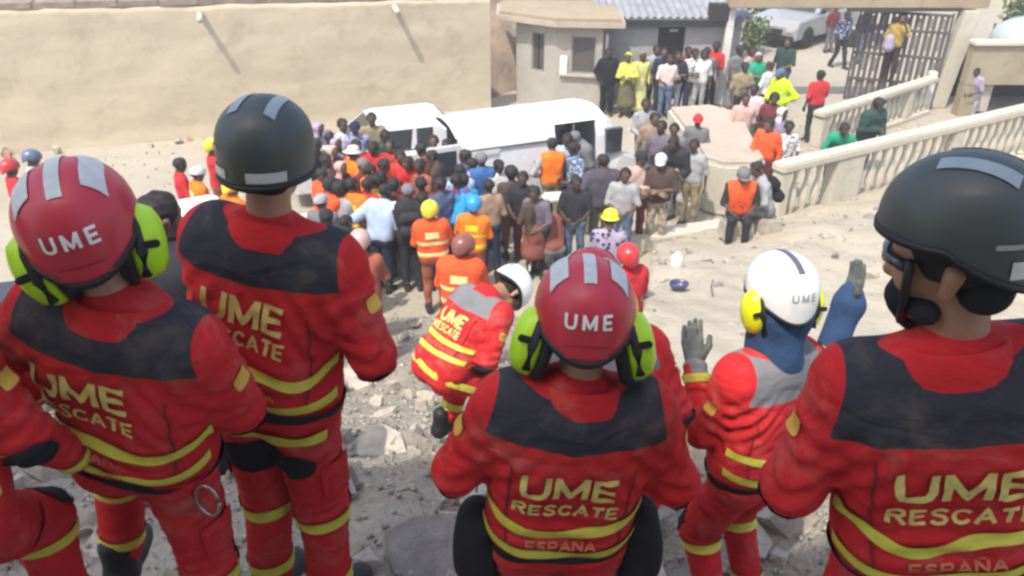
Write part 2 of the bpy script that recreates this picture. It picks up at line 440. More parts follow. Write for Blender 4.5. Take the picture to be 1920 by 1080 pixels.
def _hair(kind):
    F = Field(); g = {'short': .011, 'afro': .035, 'long': .016, 'scarf': .016, 'cap': .018, 'hood': .02}[kind]
    F.cap((0, -.03, .032), (0, .012, .037), .083 + g, k=.03)
    if kind == 'short': pl = [((0, .055, .045), (0, -.8, .42)), ((0, 0, -.05), (0, -.25, 1))]
    elif kind == 'afro': pl = [((0, .06, .04), (0, -.8, .5)), ((0, 0, -.055), (0, -.3, 1))]
    elif kind == 'long':
        F.cap((-.04, -.06, -.02), (-.05, -.09, -.2), .05, .045, k=.03).cap((.04, -.06, -.02), (.05, -.09, -.2), .05, .045, k=.03)
        pl = [((0, .05, .045), (0, -.85, .3))]
    elif kind == 'scarf':
        F.cap((0, .0, -.06), (0, -.015, -.19), .085, .12, k=.05); pl = []
        F.cap((0, -.03, .03), (0, .012, .035), .1, k=.02)
        pl = [((0, .062, 0), (0, -1, .05))]
    else: pl = [((0, 0, .02), (0, 0.05, 1))]
    F.wrinkle(.004 if kind in ('afro', 'short') else .002, 3, 60, 140)
    v, q = F.mesh(.012)
    return clip_mesh('hair_' + kind, v, q, pl)
_tpl = {}
def hair(kind):
    if kind not in _tpl: _tpl[kind] = _hair(kind)
    return _tpl[kind]
def cap_brim():
    if 'brim' not in _tpl:
        m = MB(); V = []; n = 10
        for i in range(n + 1):
            a = math.pi * i / n; V.append((.088 * math.cos(a), .055 + .02 * math.sin(a), .026)); V.append((.085 * math.cos(a), .06 + .105 * math.sin(a), .012))
        V2 = [(x, y, z - .006) for x, y, z in V]; k = len(V)
        F = [[2 * i, 2 * i + 1, 2 * i + 3, 2 * i + 2] for i in range(n)] + [[k + 2 * i + 2, k + 2 * i + 3, k + 2 * i + 1, k + 2 * i] for i in range(n)]
        F += [[2 * i + 1, k + 2 * i + 1, k + 2 * i + 3, 2 * i + 3] for i in range(n)]
        m.add(V + V2, F); _tpl['brim'] = m.mesh('brim', True)
    return _tpl['brim']
def sun_hat():
    if 'sunhat' not in _tpl:
        m = MB(); m.lathe([(.17, -.002), (.175, .002), (.11, .012), (.102, .05), (.09, .09), (.05, .115), (.01, .12)], (0, -.005, .03), 22, sy=1.15)
        _tpl['sunhat'] = m.mesh('sun_hat', True)
    return _tpl['sunhat']
def hard_hat():
    if 'hardhat' not in _tpl:
        m = MB(); pr = [(.135, .0), (.137, .006), (.115, .012), (.113, .05), (.1, .09), (.07, .12), (.035, .132), (.006, .135)]
        m.lathe(pr, (0, 0, .025), 22, sy=1.18)
        m.tube([(0, -.12, .06), (0, -.08, .135), (0, 0, .165), (0, .08, .135), (0, .12, .06)], .014, 8)
        _tpl['hardhat'] = m.mesh('hard_hat', True)
    return _tpl['hardhat']
def shoe_mesh():
    if 'shoe' not in _tpl:
        F = Field(); F.cap((0, -.05, -.045), (0, .15, -.06), .046, .036, k=.03).cap((0, -.03, -.04), (0, -.02, .06), .046, .05, k=.03).cap((0, .06, -.05), (0, .12, -.055), .044, k=.03)
        v, q = F.mesh(.016); _tpl['shoe'] = clip_mesh('shoe', v, q, [((0, 0, -.085), (0, 0, 1))])
    return _tpl['shoe']

# helmets: a dome evaluated analytically so marks sit on it cleanly
class Dome:
    def __init__(s, a, b, c, back, side, front, flare=.1, ex=2.2): s.ex = ex; s.a, s.b, s.c, s.bk, s.sd, s.fr, s.fl = a, b, c, back, side, front, flare
    def drop(s, th):                      # th measured from the back
        k = math.cos(th); e = abs(k) ** s.ex
        return s.sd + ((s.bk if k > 0 else s.fr) - s.sd) * e
    def at(s, th, z, off=0.0):
        if z >= 0:
            q = min(1, z / s.c); r = math.sqrt(max(0, 1 - q ** 2.25)) if q < 1 else 0
        else: r = 1 - s.fl * (-z / s.c) ** 1.5
        p = Vector((s.a * r * math.sin(th), -s.b * r * math.cos(th), z))
        n = Vector((p.x / s.a ** 2, p.y / s.b ** 2, max(z, 0) / s.c ** 2)); n.normalize()
        return p + n * off
    def top(s, x, y, off=0.0):
        q = min(1, (x / s.a) ** 2 + (y / s.b) ** 2); z = s.c * (1 - q) ** (1 / 2.25)
        th = math.atan2(x / s.a, -y / s.b); return s.at(th, z, off)
    def shell(s, nth=44, nz=18, thick=.006):
        V = []; F = []
        for lay in (0, 1):
            for i in range(nz + 1):
                for k in range(nth):
                    th = 2 * math.pi * k / nth; d = s.drop(th)
                    tt = i / nz; a = tt * 1.0
                    L = math.pi / 2 * s.c; tot = L + d; u = a * tot
                    z = s.c * math.cos(u / L * math.pi / 2) if u < L else -(u - L)
                    z = min(z, s.c * .9999)
                    V.append(s.at(th, z, 0 if lay == 0 else -thick))
        n = (nz + 1) * nth
        for i in range(nz):
            for k in range(nth):
                q = [i * nth + k, (i + 1) * nth + k, (i + 1) * nth + (k + 1) % nth, i * nth + (k + 1) % nth]
                F.append(q); F.append([x + n for x in q][::-1])
        for k in range(nth):
            a = nz * nth + k; b = nz * nth + (k + 1) % nth; F.append([a, a + n, b + n, b])
        return mesh_np('shell', V, F, True)
    def rim(s, h=.014, nth=44):
        V = []; F = []
        for k in range(nth):
            th = 2 * math.pi * k / nth; d = s.drop(th)
            for z, o in ((-d - .003, -.007), (-d - .003, .005), (-d + h, .004), (-d + h, -.004)): V.append(s.at(th, z, o))
        for k in range(nth):
            for j in range(4): F.append([k * 4 + j, ((k + 1) % nth) * 4 + j, ((k + 1) % nth) * 4 + (j + 1) % 4, k * 4 + (j + 1) % 4])
        return mesh_np('rim', V, F, True)
    def patch_back(s, th0, th1, z0, z1, off=.003, n=8):
        V = [s.at(th0 + (th1 - th0) * i / n, z0 + (z1 - z0) * j / n, off) for i in range(n + 1) for j in range(n + 1)]
        return mesh_np('mark', V, np.array([(i * (n + 1) + j, (i + 1) * (n + 1) + j, (i + 1) * (n + 1) + j + 1, i * (n + 1) + j + 1) for i in range(n) for j in range(n)]))
    def patch_top(s, line, wd, off=.003):
        v, q = ribbon(line, wd, .012, 4); return mesh_np('stripe', [s.top(x, y, off) for x, y in v], q)
    def patch_word(s, word, z0, h, wdeg, sw):
        V = []; F = []
        for k, (uv, q) in enumerate(text_uv(word, h, 1.0, sw)):
            o = len(V); V += [s.at(R(wdeg) * u, z0 + v_, .003 + .0003 * k) for u, v_ in uv]; F += [[i + o for i in x] for x in q]
        return mesh_np('lettering', V, F)
RESCUE = Dome(.130, .160, .138, .105, .035, .02, .12)
COMBAT = Dome(.136, .156, .140, .086, .08, .0, .04); COMBAT_CUT = Dome(.136, .158, .150, .092, .006, .004, .04, .85)

def text_ribbon_width(ch_w, u_scale): return ch_w
def ear_cup(parent, M, col, sd, black):
    """ear muff cup hanging from the helmet: shell, cushion, arm"""
    m = MB(); m.lathe([(.001, .046), (.028, .043), (.047, .032), (.055, .012), (.056, -.004), (.05, -.012)], n=22, sx=.82 if False else 1.3, sy=.86)
    M = M @ Matrix.Scale(1.3, 4); Q = M @ RY(90 * sd)
    o = obj('ear_cup', m.mesh('ear_cup', True), col, parent, Q)
    m = MB(); m.lathe([(.05, -.012), (.06, -.015), (.062, -.026), (.052, -.036)], n=22, sx=.82 if False else 1.3, sy=.86)
    obj('ear_cushion', m.mesh('ear_cushion', True), black, parent, Q)
    m = MB(); m.tube([(sd * .004, -.05, -.045), (sd * .006, -.05, .0), (sd * .002, -.035, .045), (sd * -.012, -.01, .085), (sd * -.026, .0, .105)], .0095, 8)
    obj('muff_arm', m.mesh('muff_arm', True), black, parent, M)
    m = MB(); m.box((sd * .022, -.046, .012), (.03, .01, .014))
    obj('muff_clip', m.mesh('muff_clip', bevel=.003), black, parent, M)

# ------------------------------------------------------------------ poses
ARM = {
 'down': ((.26, -.03, 1.14), (.275, .04, .90)), 'hips': ((.40, -.12, 1.17), (.2, .05, 1.03)),
 'folded': ((.275, .07, 1.15), (-.03, .21, 1.17)), 'folded2': ((.275, .05, 1.13), (.02, .23, 1.13)),
 'front': ((.26, .07, 1.15), (.13, .29, 1.08)), 'behind': ((.3, -.13, 1.16), (.06, -.19, 1.02)),
 'phone': ((.26, .2, 1.27), (.1, .3, 1.55)), 'clap': ((.27, .17, 1.19), (.03, .38, 1.28)), 'high': ((.3, .1, 1.62), (.16, .2, 1.86)),
 'reach': ((.24, .22, 1.3), (.2, .46, 1.22)), 'pocket': ((.31, -.07, 1.15), (.2, .08, .95)), 'lean': ((.3, .16, 1.2), (.2, .36, 1.05)),
 'ground': ((.26, .24, 1.2), (.2, .48, 1.15)),
}
LEG = {
 'stand': ((.105, .02, .5), (.115, -.02, .085), 8), 'wide': ((.15, .03, .5), (.2, -.01, .085), 14), 'bent': ((.12, .14, .52), (.12, -.04, .085), 8),
 'up': ((.13, .26, .66), (.14, .2, .27), 8), 'walk': ((.1, .12, .51), (.1, .24, .1), 4), 'trail': ((.1, -.02, .5), (.1, -.22, .1), 4),
 'squat': ((.2, .32, .52), (.17, .02, .085), 16), 'squat2': ((.16, .36, .42), (.15, -.02, .085), 12), 'kneel': ((.13, .16, .07), (.13, -.22, .09), 4), 'sit': ((.12, .36, .5), (.12, .38, .085), 8),
}
def joints(arm=('down', 'down'), leg=('stand', 'stand'), lean=0, twist=0, side=0, pel=(0, 0, .95), head=(0, 0, 0), wd=1.0, neck=0.0):
    J = {}
    Mt = T(*pel) @ RZ(twist) @ RY(side) @ RX(-lean) @ T(0, 0, -.95); J['Mt'] = Mt
    for sd, key, a in ((-1, 'L', arm[0]), (1, 'R', arm[1])):
        e, wr = ARM[a] if isinstance(a, str) else a
        J['sh' + key] = Mt @ Vector((sd * .19 * wd, 0, 1.415)); J['el' + key] = Mt @ Vector((sd * e[0] * wd, e[1], e[2])); J['wr' + key] = Mt @ Vector((sd * wr[0], wr[1], wr[2]))
        k, an, toe = LEG[leg[0 if sd < 0 else 1]] if isinstance(leg[0 if sd < 0 else 1], str) else leg[0 if sd < 0 else 1]
        J['hip' + key] = Vector((pel[0] + sd * .095, pel[1], pel[2] - .05)); J['kn' + key] = Vector((sd * k[0], k[1], k[2])); J['an' + key] = Vector((sd * an[0], an[1], an[2])); J['toe' + key] = -sd * toe
    nb = Mt @ Vector((0, -.012, 1.5)); J['nb'] = nb
    y, p, r = head
    Mh = Matrix.Translation(nb) @ Mt.to_3x3().to_4x4() @ RZ(y) @ RY(r) @ RX(-p) @ T(0, .022, .155 + neck); J['Mh'] = Mh
    return J
def torso(F, J, b, wd=1.0, belly=0, lo=0.93):
    Mt = J['Mt']; q = lambda x, y, z: tuple(Mt @ Vector((x * wd, y, z)))
    def c(x, y, z, r, k=.05): F.cap(q(-x, y, z), q(x, y, z), r + b, k=k)
    c(.155, -.002, 1.425, .07); c(.115, .0, 1.335, .1, .07); c(.095, .004, 1.22, .104 + belly * .4, .07); c(.082, .012 + belly * .3, 1.09, .1 + belly, .07)
    if lo < 1.05: c(.085, .005, lo + .05, .106 + belly * .5, .06)
    F.cap(q(0, -.02, 1.45), q(0, -.02, 1.5), .07 + b * .7, .058 + b * .5, k=.07)
    return F
def arms(F, J, r0, r1, r2, upto=1.0, keys='LR', k=.045):
    for s in keys:
        sh, el, wr = J['sh' + s], J['el' + s], J['wr' + s]
        F.cap(sh, el, r0, r1, k=k)
        if upto > .5:
            F.cap(el, el.lerp(wr, min(1, (upto - .5) * 2)), r1, r2, k=.03)
        else: pass
    return F
def legs(F, J, r0, r1, r2, upto=1.0, b=0.0, k=.02):
    a, c_ = J['hipL'], J['hipR']; up = Vector((0, 0, .02))
    F.cap(a + up, c_ + up, .1 + b, k=.05)
    for s in 'LR':
        h_, kn, an = J['hip' + s], J['kn' + s], J['an' + s]
        F.cap(h_, kn, r0, r1, k=.045 if s == 'L' else .03)
        if upto > .5: F.cap(kn, kn.lerp(an, min(1, (upto - .5) * 2)), r1, r2, k=k)
    return F
def hand_matrix(J, s):
    # template: fingers to -Z, palm towards -X, thumb towards +Y (mirrored for the left hand)
    el, wr = J['el' + s], J['wr' + s]; z = (el - wr).normalized()
    inw = Vector((1 if s == 'L' else -1, .35, -.2)); x = -(inw - z * inw.dot(z)).normalized(); y = z.cross(x)
    if s == 'L': y = -y
    return Matrix(((x.x, y.x, z.x, wr.x), (x.y, y.y, z.y, wr.y), (x.z, y.z, z.z, wr.z), (0, 0, 0, 1)))
def body_mesh(name, J, h, skin_m, lod, gloves=False, eyes=True):
    F = Field(); torso(F, J, -.03); arms(F, J, .042, .036, .027); legs(F, J, .07, .05, .036)
    v, q = F.mesh(h); parts = [(v, q)]; hv, hq = (HEAD_V, HEAD_Q) if lod > 0 else (HEADL_V, HEADL_Q)
    parts.append((xf(J['Mh'], hv), hq))
    if not gloves:
        for s in 'LR': parts.append((xf(hand_matrix(J, s), HAND_V), HAND_Q if s == 'R' else HAND_Q[:, ::-1]))
    ns = sum(len(p[1]) for p in parts)
    if eyes: parts.append((xf(J['Mh'], EYE_V), EYE_Q))
    V, Q = quads_concat(parts); me = mesh_np(name, V, Q)
    me.materials.append(skin_m); me.materials.append(M_EYE)
    mi = np.zeros(len(Q), np.int32); mi[ns:] = 1; me.polygons.foreach_set('material_index', mi)
    return me
M_EYE = mat('eye', (.02, .015, .012), .2, bump=0)
M_BLACK = mat('black_rubber', (.012, .012, .014), .6, bump=.1)
M_SHOE = mat('shoe_leather', (.03, .025, .022), .6, bump=.1)

# limb patches ------------------------------------------------------
def limb_band(F, a, b, s0, s1, off=.006, n=40, arc=None, ref=None, wave=0.0, dip=0.0):
    """closed (or partial) band round a limb segment, following the cloth surface"""
    a = np.array(a); b = np.array(b); ax = b - a; L = np.linalg.norm(ax); ax /= L
    r = np.array(ref if ref is not None else (0, -1, 0), float); r = r - ax * (r @ ax); r /= np.linalg.norm(r); t = np.cross(ax, r)
    full = arc is None; A = np.linspace(-math.pi, math.pi, n, endpoint=False) if full else np.linspace(R(arc[0]), R(arc[1]), n)
    m = 4; P = []; D = []
    for j in range(m):
        for x in A:
            s = s0 + (s1 - s0) * j / (m - 1) + wave * math.sin(3 * x) + dip * math.cos(x)
            P.append(a + ax * s * L); D.append(r * math.cos(x) + t * math.sin(x))
    V = march(F, np.array(P), np.array(D), off); Q = []
    for j in range(m - 1):
        for i in range(n if full else n - 1): Q.append((j * n + i, j * n + (i + 1) % n, (j + 1) * n + (i + 1) % n, (j + 1) * n + i))
    return mesh_np('band', V, np.array(Q))
def limb_patch(F, a, b, sc, sr, ref, ar, off=.006, n=14, sq=2.6):
    """rounded patch on a limb: centre sc along a-b, half length sr, half angle ar degrees about ref"""
    a = np.array(a); b = np.array(b); ax = b - a; L = np.linalg.norm(ax); ax /= L
    r = np.array(ref, float); r = r - ax * (r @ ax); r /= np.linalg.norm(r); t = np.cross(ax, r)
    P = []; D = []; nr = 6; 
    for i in range(nr + 1):
        for k in range(n * 2):
            q = 2 * math.pi * k / (n * 2); rho = i / nr; cs, sn = math.cos(q), math.sin(q)
            u = math.copysign(abs(cs) ** (2 / sq), cs) * rho; v_ = math.copysign(abs(sn) ** (2 / sq), sn) * rho
            x = R(ar) * v_; P.append(a + ax * (sc + sr * u) * L); D.append(r * math.cos(x) + t * math.sin(x))
    V = march(F, np.array(P), np.array(D), off); N = n * 2
    return mesh_np('patch', V, np.array([(i * N + k, i * N + (k + 1) % N, (i + 1) * N + (k + 1) % N, (i + 1) * N + k) for i in range(nr) for k in range(N)]))
def back_print(F, J, strokes, off=.006):
    """(uv, quads) strokes in the torso frame (u = across, v = height) laid on the back of the jacket"""
    V = []; Q = []; o = 0; rot = np.array(J['Mt'].to_3x3())
    for k, (uv, q) in enumerate(strokes):
        uv = np.array(uv); P = xf(J['Mt'], np.stack([uv[:, 0], np.zeros(len(uv)), uv[:, 1]], 1)); D = np.tile(rot @ np.array((0, -1.0, 0)), (len(P), 1))
        v = march(F, P, D, off + .0004 * k); V.append(v); Q += [tuple(i + o for i in x) for x in q]; o += len(v)
    return mesh_np('lettering', np.concatenate(V), np.array(Q))
def torso_band(F, J, phi0, phi1, zf, wd, off=.006, n=72):
    rot = np.array(J['Mt'].to_3x3()); P = []; D = []; m = 4
    for j in range(m):
        for i in range(n):
            t = i / (n - 1); ph = R(phi0 + (phi1 - phi0) * t); z = zf(t) + wd * (j / (m - 1) - .5)
            x = math.sin(ph); P.append((x * .06, .01, z)); D.append((x, -math.cos(ph), 0))
    V = march(F, xf(J['Mt'], np.array(P)), np.array(D) @ rot.T, off)
    return mesh_np('band', V, np.array([(j * n + i, j * n + i + 1, (j + 1) * n + i + 1, (j + 1) * n + i) for j in range(m - 1) for i in range(n - 1)]))
def split_mesh(v, q, planes, test):
    """cut a mesh clean along planes, return (rest, picked) by test(face centre)"""
    me = mesh_np('tmp', v, q); bm = bmesh.new(); bm.from_mesh(me); bpy.data.meshes.remove(me)
    for p, n in planes: bmesh.ops.bisect_plane(bm, geom=bm.verts[:] + bm.edges[:] + bm.faces[:], plane_co=p, plane_no=n)
    out = []
    for keep in (False, True):
        b2 = bm.copy(); bmesh.ops.delete(b2, geom=[f for f in b2.faces if test(f.calc_center_median()) != keep], context='FACES')
        m = bpy.data.meshes.new('garment'); b2.to_mesh(m); b2.free(); m.polygons.foreach_set('use_smooth', [True] * len(m.polygons)); out.append(m)
    bm.free(); return out
def collar(J, m, parent, r=.084, h=.06, lift=0.0, name='collar'):
    V = []; F = []; n = 26
    for k in range(n):
        a = 2 * math.pi * k / n
        for rr, z in ((r + .022, 1.462), (r + .008, 1.462 + h), (r, 1.462 + h + .004), (r - .006, 1.462 + h - .004), (r - .004, 1.45)):
            zz = z + lift + (-.02 * math.sin(a) if z > 1.47 else -.01 * math.sin(a))
            V.append(J['Mt'] @ Vector(((rr * 1.1 + (.02 if z < 1.47 else 0)) * math.cos(a), rr * math.sin(a) - .014, zz)))
    for k in range(n):
        for j in range(4): F.append([k * 5 + j, ((k + 1) % n) * 5 + j, ((k + 1) % n) * 5 + j + 1, k * 5 + j + 1])
    return obj(name, mesh_np(name, V, F, True), m, parent)
# ------------------------------------------------------------------ rescuers of the foreground
RED = (.53, .024, .028); C_RED = uniform(RED, 'red_uniform_cloth')
C_NAVY = uniform((.04, .04, .05), 'navy_cloth', amount=.1); C_GREY = uniform((.19, .19, .2), 'grey_reinforcement_cloth')
C_BAND = mat('yellow_reflective_tape', (.60, .56, .07), .5, var=.1, scale=30, bump=.1); C_LETTER = mat('yellow_print', (.66, .55, .17), .6, var=.14, scale=40, bump=.05)
C_BLACK = cloth((.022, .022, .025), 'black_cloth'); P_RED = mat('red_helmet_shell', (.52, .018, .045), .45, var=.14, scale=8, bump=.05, bscale=90, dist=.003, c2=(.44, .03, .045), coat=.15); P_DARK = mat('dark_helmet_shell', (.042, .052, .052), .5, var=.14, scale=9, bump=.05, bscale=90, dist=.003, c2=(.055, .062, .058), coat=.12)
P_WHITE = plastic((.78, .79, .78), 'white_helmet_shell', .35); P_GREEN = plastic((.46, .78, .01), 'lime_ear_cup', .45); P_YEL = plastic((.72, .78, .01), 'yellow_ear_cup', .45)
M_REFL = mat('grey_reflective_tape', (.5, .51, .5), .4, var=.1, scale=40, bump=.03); M_WLET = mat('white_print', (.75, .74, .72), .6, bump=0)
M_HAIRD = mat('dark_hair', (.014, .010, .008), .7, var=.4, scale=90, bump=.5, bscale=240, dist=.004)
SK_TAN = skin((.36, .19, .12)); 
COMBAT_FULL = COMBAT

def helmet(J, kind, parent, J_off=(0, -.012, .035), cups=None, tilt=0, cup_open=0, part_name='helmet', hs=1.0):
    Mh = J['Mh'] @ T(*J_off) @ RX(tilt) @ Matrix.Scale(hs, 4)
    if kind == 'red':
        h = obj(part_name, RESCUE.shell(), P_RED, parent, Mh); obj('rim', RESCUE.rim(), M_BLACK, h)
        for x in (-.072, 0, .072):
            y1 = .085 if x == 0 else .06
            obj('reflective_stripe', RESCUE.patch_top([(x * .8, y1), (x, 0), (x, -.118 if x == 0 else -.092)], .03 if x == 0 else .042), M_REFL, h)
        obj('lettering', RESCUE.patch_word('UME', -.012, .034, 42, .0075) if False else word_on_dome(RESCUE, 'UME', -.006, .036, 50, .0075), M_WLET, h)
        m = MB(); V = [RESCUE.at(th, z, .0045) for z in (-.082, -.052) for th in (R(-24), R(-12), 0, R(12), R(24))]
        m.add(V, [[i, i + 1, i + 6, i + 5] for i in range(4)]); m.build('rear_badge', P_RED, h, True)
    elif kind == 'white':
        h = obj(part_name, RESCUE.shell(), P_WHITE, parent, Mh); obj('rim', RESCUE.rim(), M_BLACK, h)
        obj('stripe', RESCUE.patch_top([(.0, .09), (.0, 0), (.0, -.12)], .026), mat('slate_stripe', (.1, .1, .13), .5), h)
        obj('lettering', word_on_dome(RESCUE, 'UME', .0, .03, 40, .006), mat('grey_print', (.3, .3, .34), .6, bump=0), h)
    else:
        COMBAT = COMBAT_CUT if kind == 'dark_cut' else COMBAT_FULL
        h = obj(part_name, COMBAT.shell(), P_DARK, parent, Mh); obj('rim', COMBAT.rim(.01), M_BLACK, h)
        obj('reflective_patch', COMBAT.patch_back(R(14), R(44), -.05, -.014) if kind == 'dark_cut' else COMBAT.patch_back(R(-66), R(-26), -.064, -.034), M_REFL, h)
        obj('reflective_patch', COMBAT.patch_back(R(-50), R(-8), -.048, -.012) if kind == 'dark_cut' else COMBAT.patch_back(R(2), R(48), -.064, -.034), M_REFL, h)
        for x in (-.045, .05): obj('reflective_stripe', COMBAT.patch_top([(x, .05), (x * 1.05, -.03), (x * 1.1, -.085)], .03), mat('grey_blue_tape', (.26, .31, .33), .35, bump=.02), h)
        V = [COMBAT.at(R(a), z, .003) for z in (.012, .022) for a in (-62, -50, -38)]; MB().add(V, [[0, 1, 4, 3], [1, 2, 5, 4]]).build('maker_mark', mat('pale_print', (.3, .3, .31), .6, bump=0), h, True)
    if cups:
        for sd in (-1, 1):
            Q = T(sd * (.104 + cup_open), -.02, -.085) @ RY(sd * (cups if not isinstance(cups, tuple) else cups[0]))
            ear_cup(h, Q, P_GREEN if kind == 'red' else P_YEL, sd, M_BLACK)
    return h
def word_on_dome(dm, word, z0, h, deg, sw):
    V = []; F = []; a = dm.a
    arc = R(deg)
    for k, (uv, q) in enumerate(text_uv(word, h, arc * a, sw, .5)):
        o = len(V); V += [dm.at(u / a, z0 + v_, .003 + .0003 * k) for u, v_ in uv]; F += [[i + o for i in x] for x in q]
    return mesh_np('lettering', V, F)
def boot(J, s, parent, m=None, sc=1.15, name='boot'):
    M = T(*J['an' + s]) @ RZ(J['toe' + s]) @ Matrix.Scale(sc, 4)
    return obj(name, shoe_mesh(), m or M_BLACK, parent, M)
def glove(J, s, parent, m, mesh=None, sc=1.1, name='glove'):
    return obj(name, mesh or GLOVE_ME, m, parent, hand_matrix(J, s) @ Matrix.Scale(sc, 4))
GLOVE_ME = mesh_np('glove', HAND_V, HAND_Q); GLOVE_OPEN = mesh_np('glove_open', HANDO_V, HANDO_Q)
WAVY = lambda amp, n, ph=0.0: (lambda t: amp * math.sin(t * n * 2 * math.pi + ph))

def rescuer(label, J, loc, yaw, s, seed, helm='red', cups=None, bands=(1.075, .985), yoke=C_NAVY, yz=1.305, yx=.2, txt=(0.0, 1.17), txt_h=.085, txt_w=.285, txt_rot=0, hair_m=M_HAIRD,
            h=.0125, skin_m=SK_TAN, wave=(.012, 1.5, 0.0), yslant=.12, legband=True, group='rescuers in red uniforms watching from the debris', helm_tilt=0, letters=True, gloves=True, low=False, name='person', cup_open=0, lw=.016, hs=1.0):
    root = empty(name, loc, R(yaw), label, 'person', group, s)
    obj('body', body_mesh('body', J, .02, skin_m, 1, gloves=gloves), None, root)
    # jacket
    F = Field(); torso(F, J, .028); arms(F, J, .082, .061, .048, .97); F.wrinkle(.0044, seed, 9, 26)
    for k in 'LR':
        sh, el, wr = J['sh' + k], J['el' + k], J['wr' + k]
        F.fold(el, (wr - sh),   .11, .009, .045, seed + (k == 'L')); F.fold(sh.lerp(el, .45), (el - sh) + Vector((0, .08, 0)), .12, .006, .065, seed * 2.0); F.fold(el.lerp(wr, .6), wr - el, .1, .007, .05, seed * 3.0)
    F.fold(J['Mt'] @ Vector((0, -.1, .99)), J['Mt'].to_3x3() @ Vector((.12, 0, 1)), .15, .0065, .06, seed); F.fold(J['Mt'] @ Vector((.16, -.06, 1.27)), J['Mt'].to_3x3() @ Vector((.8, 0, .7)), .12, .0075, .06, seed); F.fold(J['Mt'] @ Vector((-.16, -.06, 1.27)), J['Mt'].to_3x3() @ Vector((-.8, 0, .7)), .12, .0075, .06, seed + 2.0)
    v, q = F.mesh(h, True); Mt = J['Mt']; Mi = Mt.inverted(); rot = Mt.to_3x3()
    pl = [(Mt @ Vector((0, 0, yz)), rot @ Vector((-yslant, 0, 1))), (Mt @ Vector((0, 0, yz)), rot @ Vector((yslant, 0, 1))), (Mt @ Vector((yx, 0, 0)), rot @ Vector((1, 0, .25))), (Mt @ Vector((-yx, 0, 0)), rot @ Vector((1, 0, -.25)))]
    for sx in (-1, 1): pl.append((Mt @ Vector((0, 0, 1.488)), rot @ Vector((-sx * .25, 0, 1))))
    pl.append((Mt @ Vector((0, 0, 1.512)), rot @ Vector((0, 0, 1))))
    def test(c):
        p = Mi @ c
        return p.z > yz + yslant * abs(p.x) and abs(p.x) + .25 * p.z < kx and not (p.z > 1.488 + .25 * abs(p.x) and p.z > 1.512)
    # shoulder edge planes pass through (yx + .25*z) so that the yoke narrows towards the neck
    kx = yx + .25 * 1.4
    pl[2] = (Mt @ Vector((yx, 0, 1.4)), rot @ Vector((1, 0, .25))); pl[3] = (Mt @ Vector((-yx, 0, 1.4)), rot @ Vector((-1, 0, .25)))
    rest, yk = split_mesh(v, q, pl, test)
    obj('jacket', rest, C_RED, root); obj('yoke', yk, yoke, root)
    collar(J, C_RED, root)
    Ft = F
    # lettering on the back
    if letters:
        u0, z0 = txt; cr, sr = math.cos(R(txt_rot)), math.sin(R(txt_rot))
        def place(st, dz):
            return [([(u0 + a * cr + (b + dz) * sr, z0 - a * sr + (b + dz) * cr) for a, b in uv], qq) for uv, qq in st]
        st = place(text_uv('UME', txt_h, txt_w * .9, lw), 0) + place(text_uv('RESCATE', txt_h * .56, txt_w, lw * .56), -txt_h * .56 - .018)
        obj('lettering', back_print(F, J, st), C_LETTER, root)
        zb = (bands[0] + bands[1]) / 2 - .012; obj('small_lettering', back_print(F, J, [([(u0 + a_, zb + b_) for a_, b_ in uv], qq) for uv, qq in text_uv('ESPA~A', .026, .2, .006)]), mat('faded_print', (.50, .15, .08), .7, bump=0), root)
    for i, z in enumerate(bands):
        zf = (lambda z, i: (lambda t: z + (wave[0] * math.sin(wave[1] * 2 * math.pi * t + wave[2]) if i == 0 else 0) + .05 * (abs(t - .5) * 2) ** 2))(z, i)
        obj('reflective_band', torso_band(Ft, J, -78, 78, zf, .034), C_BAND, root)
    # elbow pads and cuff bands
    for k in 'LR':
        sh, el, wr = J['sh' + k], J['el' + k], J['wr' + k]
        ref = (el - sh).normalized() - (wr - el).normalized()
        if ref.length < .3: ref = Vector((0, -1, 0))
        obj('elbow_pad', limb_patch(F, el, wr, .06, .2, ref, 55), C_BLACK, root)
        obj('sleeve_badge', limb_patch(F, sh, el, .42, .085, (-1 if k == 'L' else 1, -.12, 0), 20, sq=6), mat('sleeve_badge_yellow', (.62, .36, .06), .7, bump=0), root)
        obj('cuff_band', limb_band(F, el, wr, .72, .84), C_BAND, root)
        if gloves is True: glove(J, k, root, C_BLACK)
        boot(J, k, root)
    # trousers
    G = Field(); legs(G, J, .108, .082, .07, .94, .018); G.wrinkle(.005, seed + 50, 9, 26)
    for k in 'LR':
        a_, b_, c_ = J['hip' + k], J['kn' + k], J['an' + k]
        G.fold(b_, c_ - a_, .13, .007, .05, seed); G.fold(b_.lerp(c_, .85), c_ - b_, .1, .007, .04, seed + 1.0); G.fold(a_.lerp(b_, .15), (b_ - a_) + Vector((.2, .2, 0)), .14, .006, .06, seed + 2.0)
    tv, tq = G.mesh(h * 1.1, True); obj('trousers', clip_mesh('trousers', tv, tq, [(Mt @ Vector((0, 0, .965)), rot @ Vector((0, 0, -1)))]) if rot[2][2] > .9 else mesh_np('trousers', tv, tq), C_RED, root)
    sm = mat('dark_red_seam', (.2, .012, .016), .9, bump=0)
    for x_ in (-.165, .165): obj('side_seam', back_print(F, J, [ribbon([(x_, 1.31), (x_ * 1.02, 1.1), (x_ * .98, .99)], .006)], .003), sm, root)
    for k in 'LR':
        a_, b_ = J['hip' + k], J['kn' + k]; obj('thigh_pocket', limb_patch(G, a_, b_, .62, .17, ((-1 if k == 'L' else 1), -.15, 0), 38, off=.012, sq=7), C_RED, root)
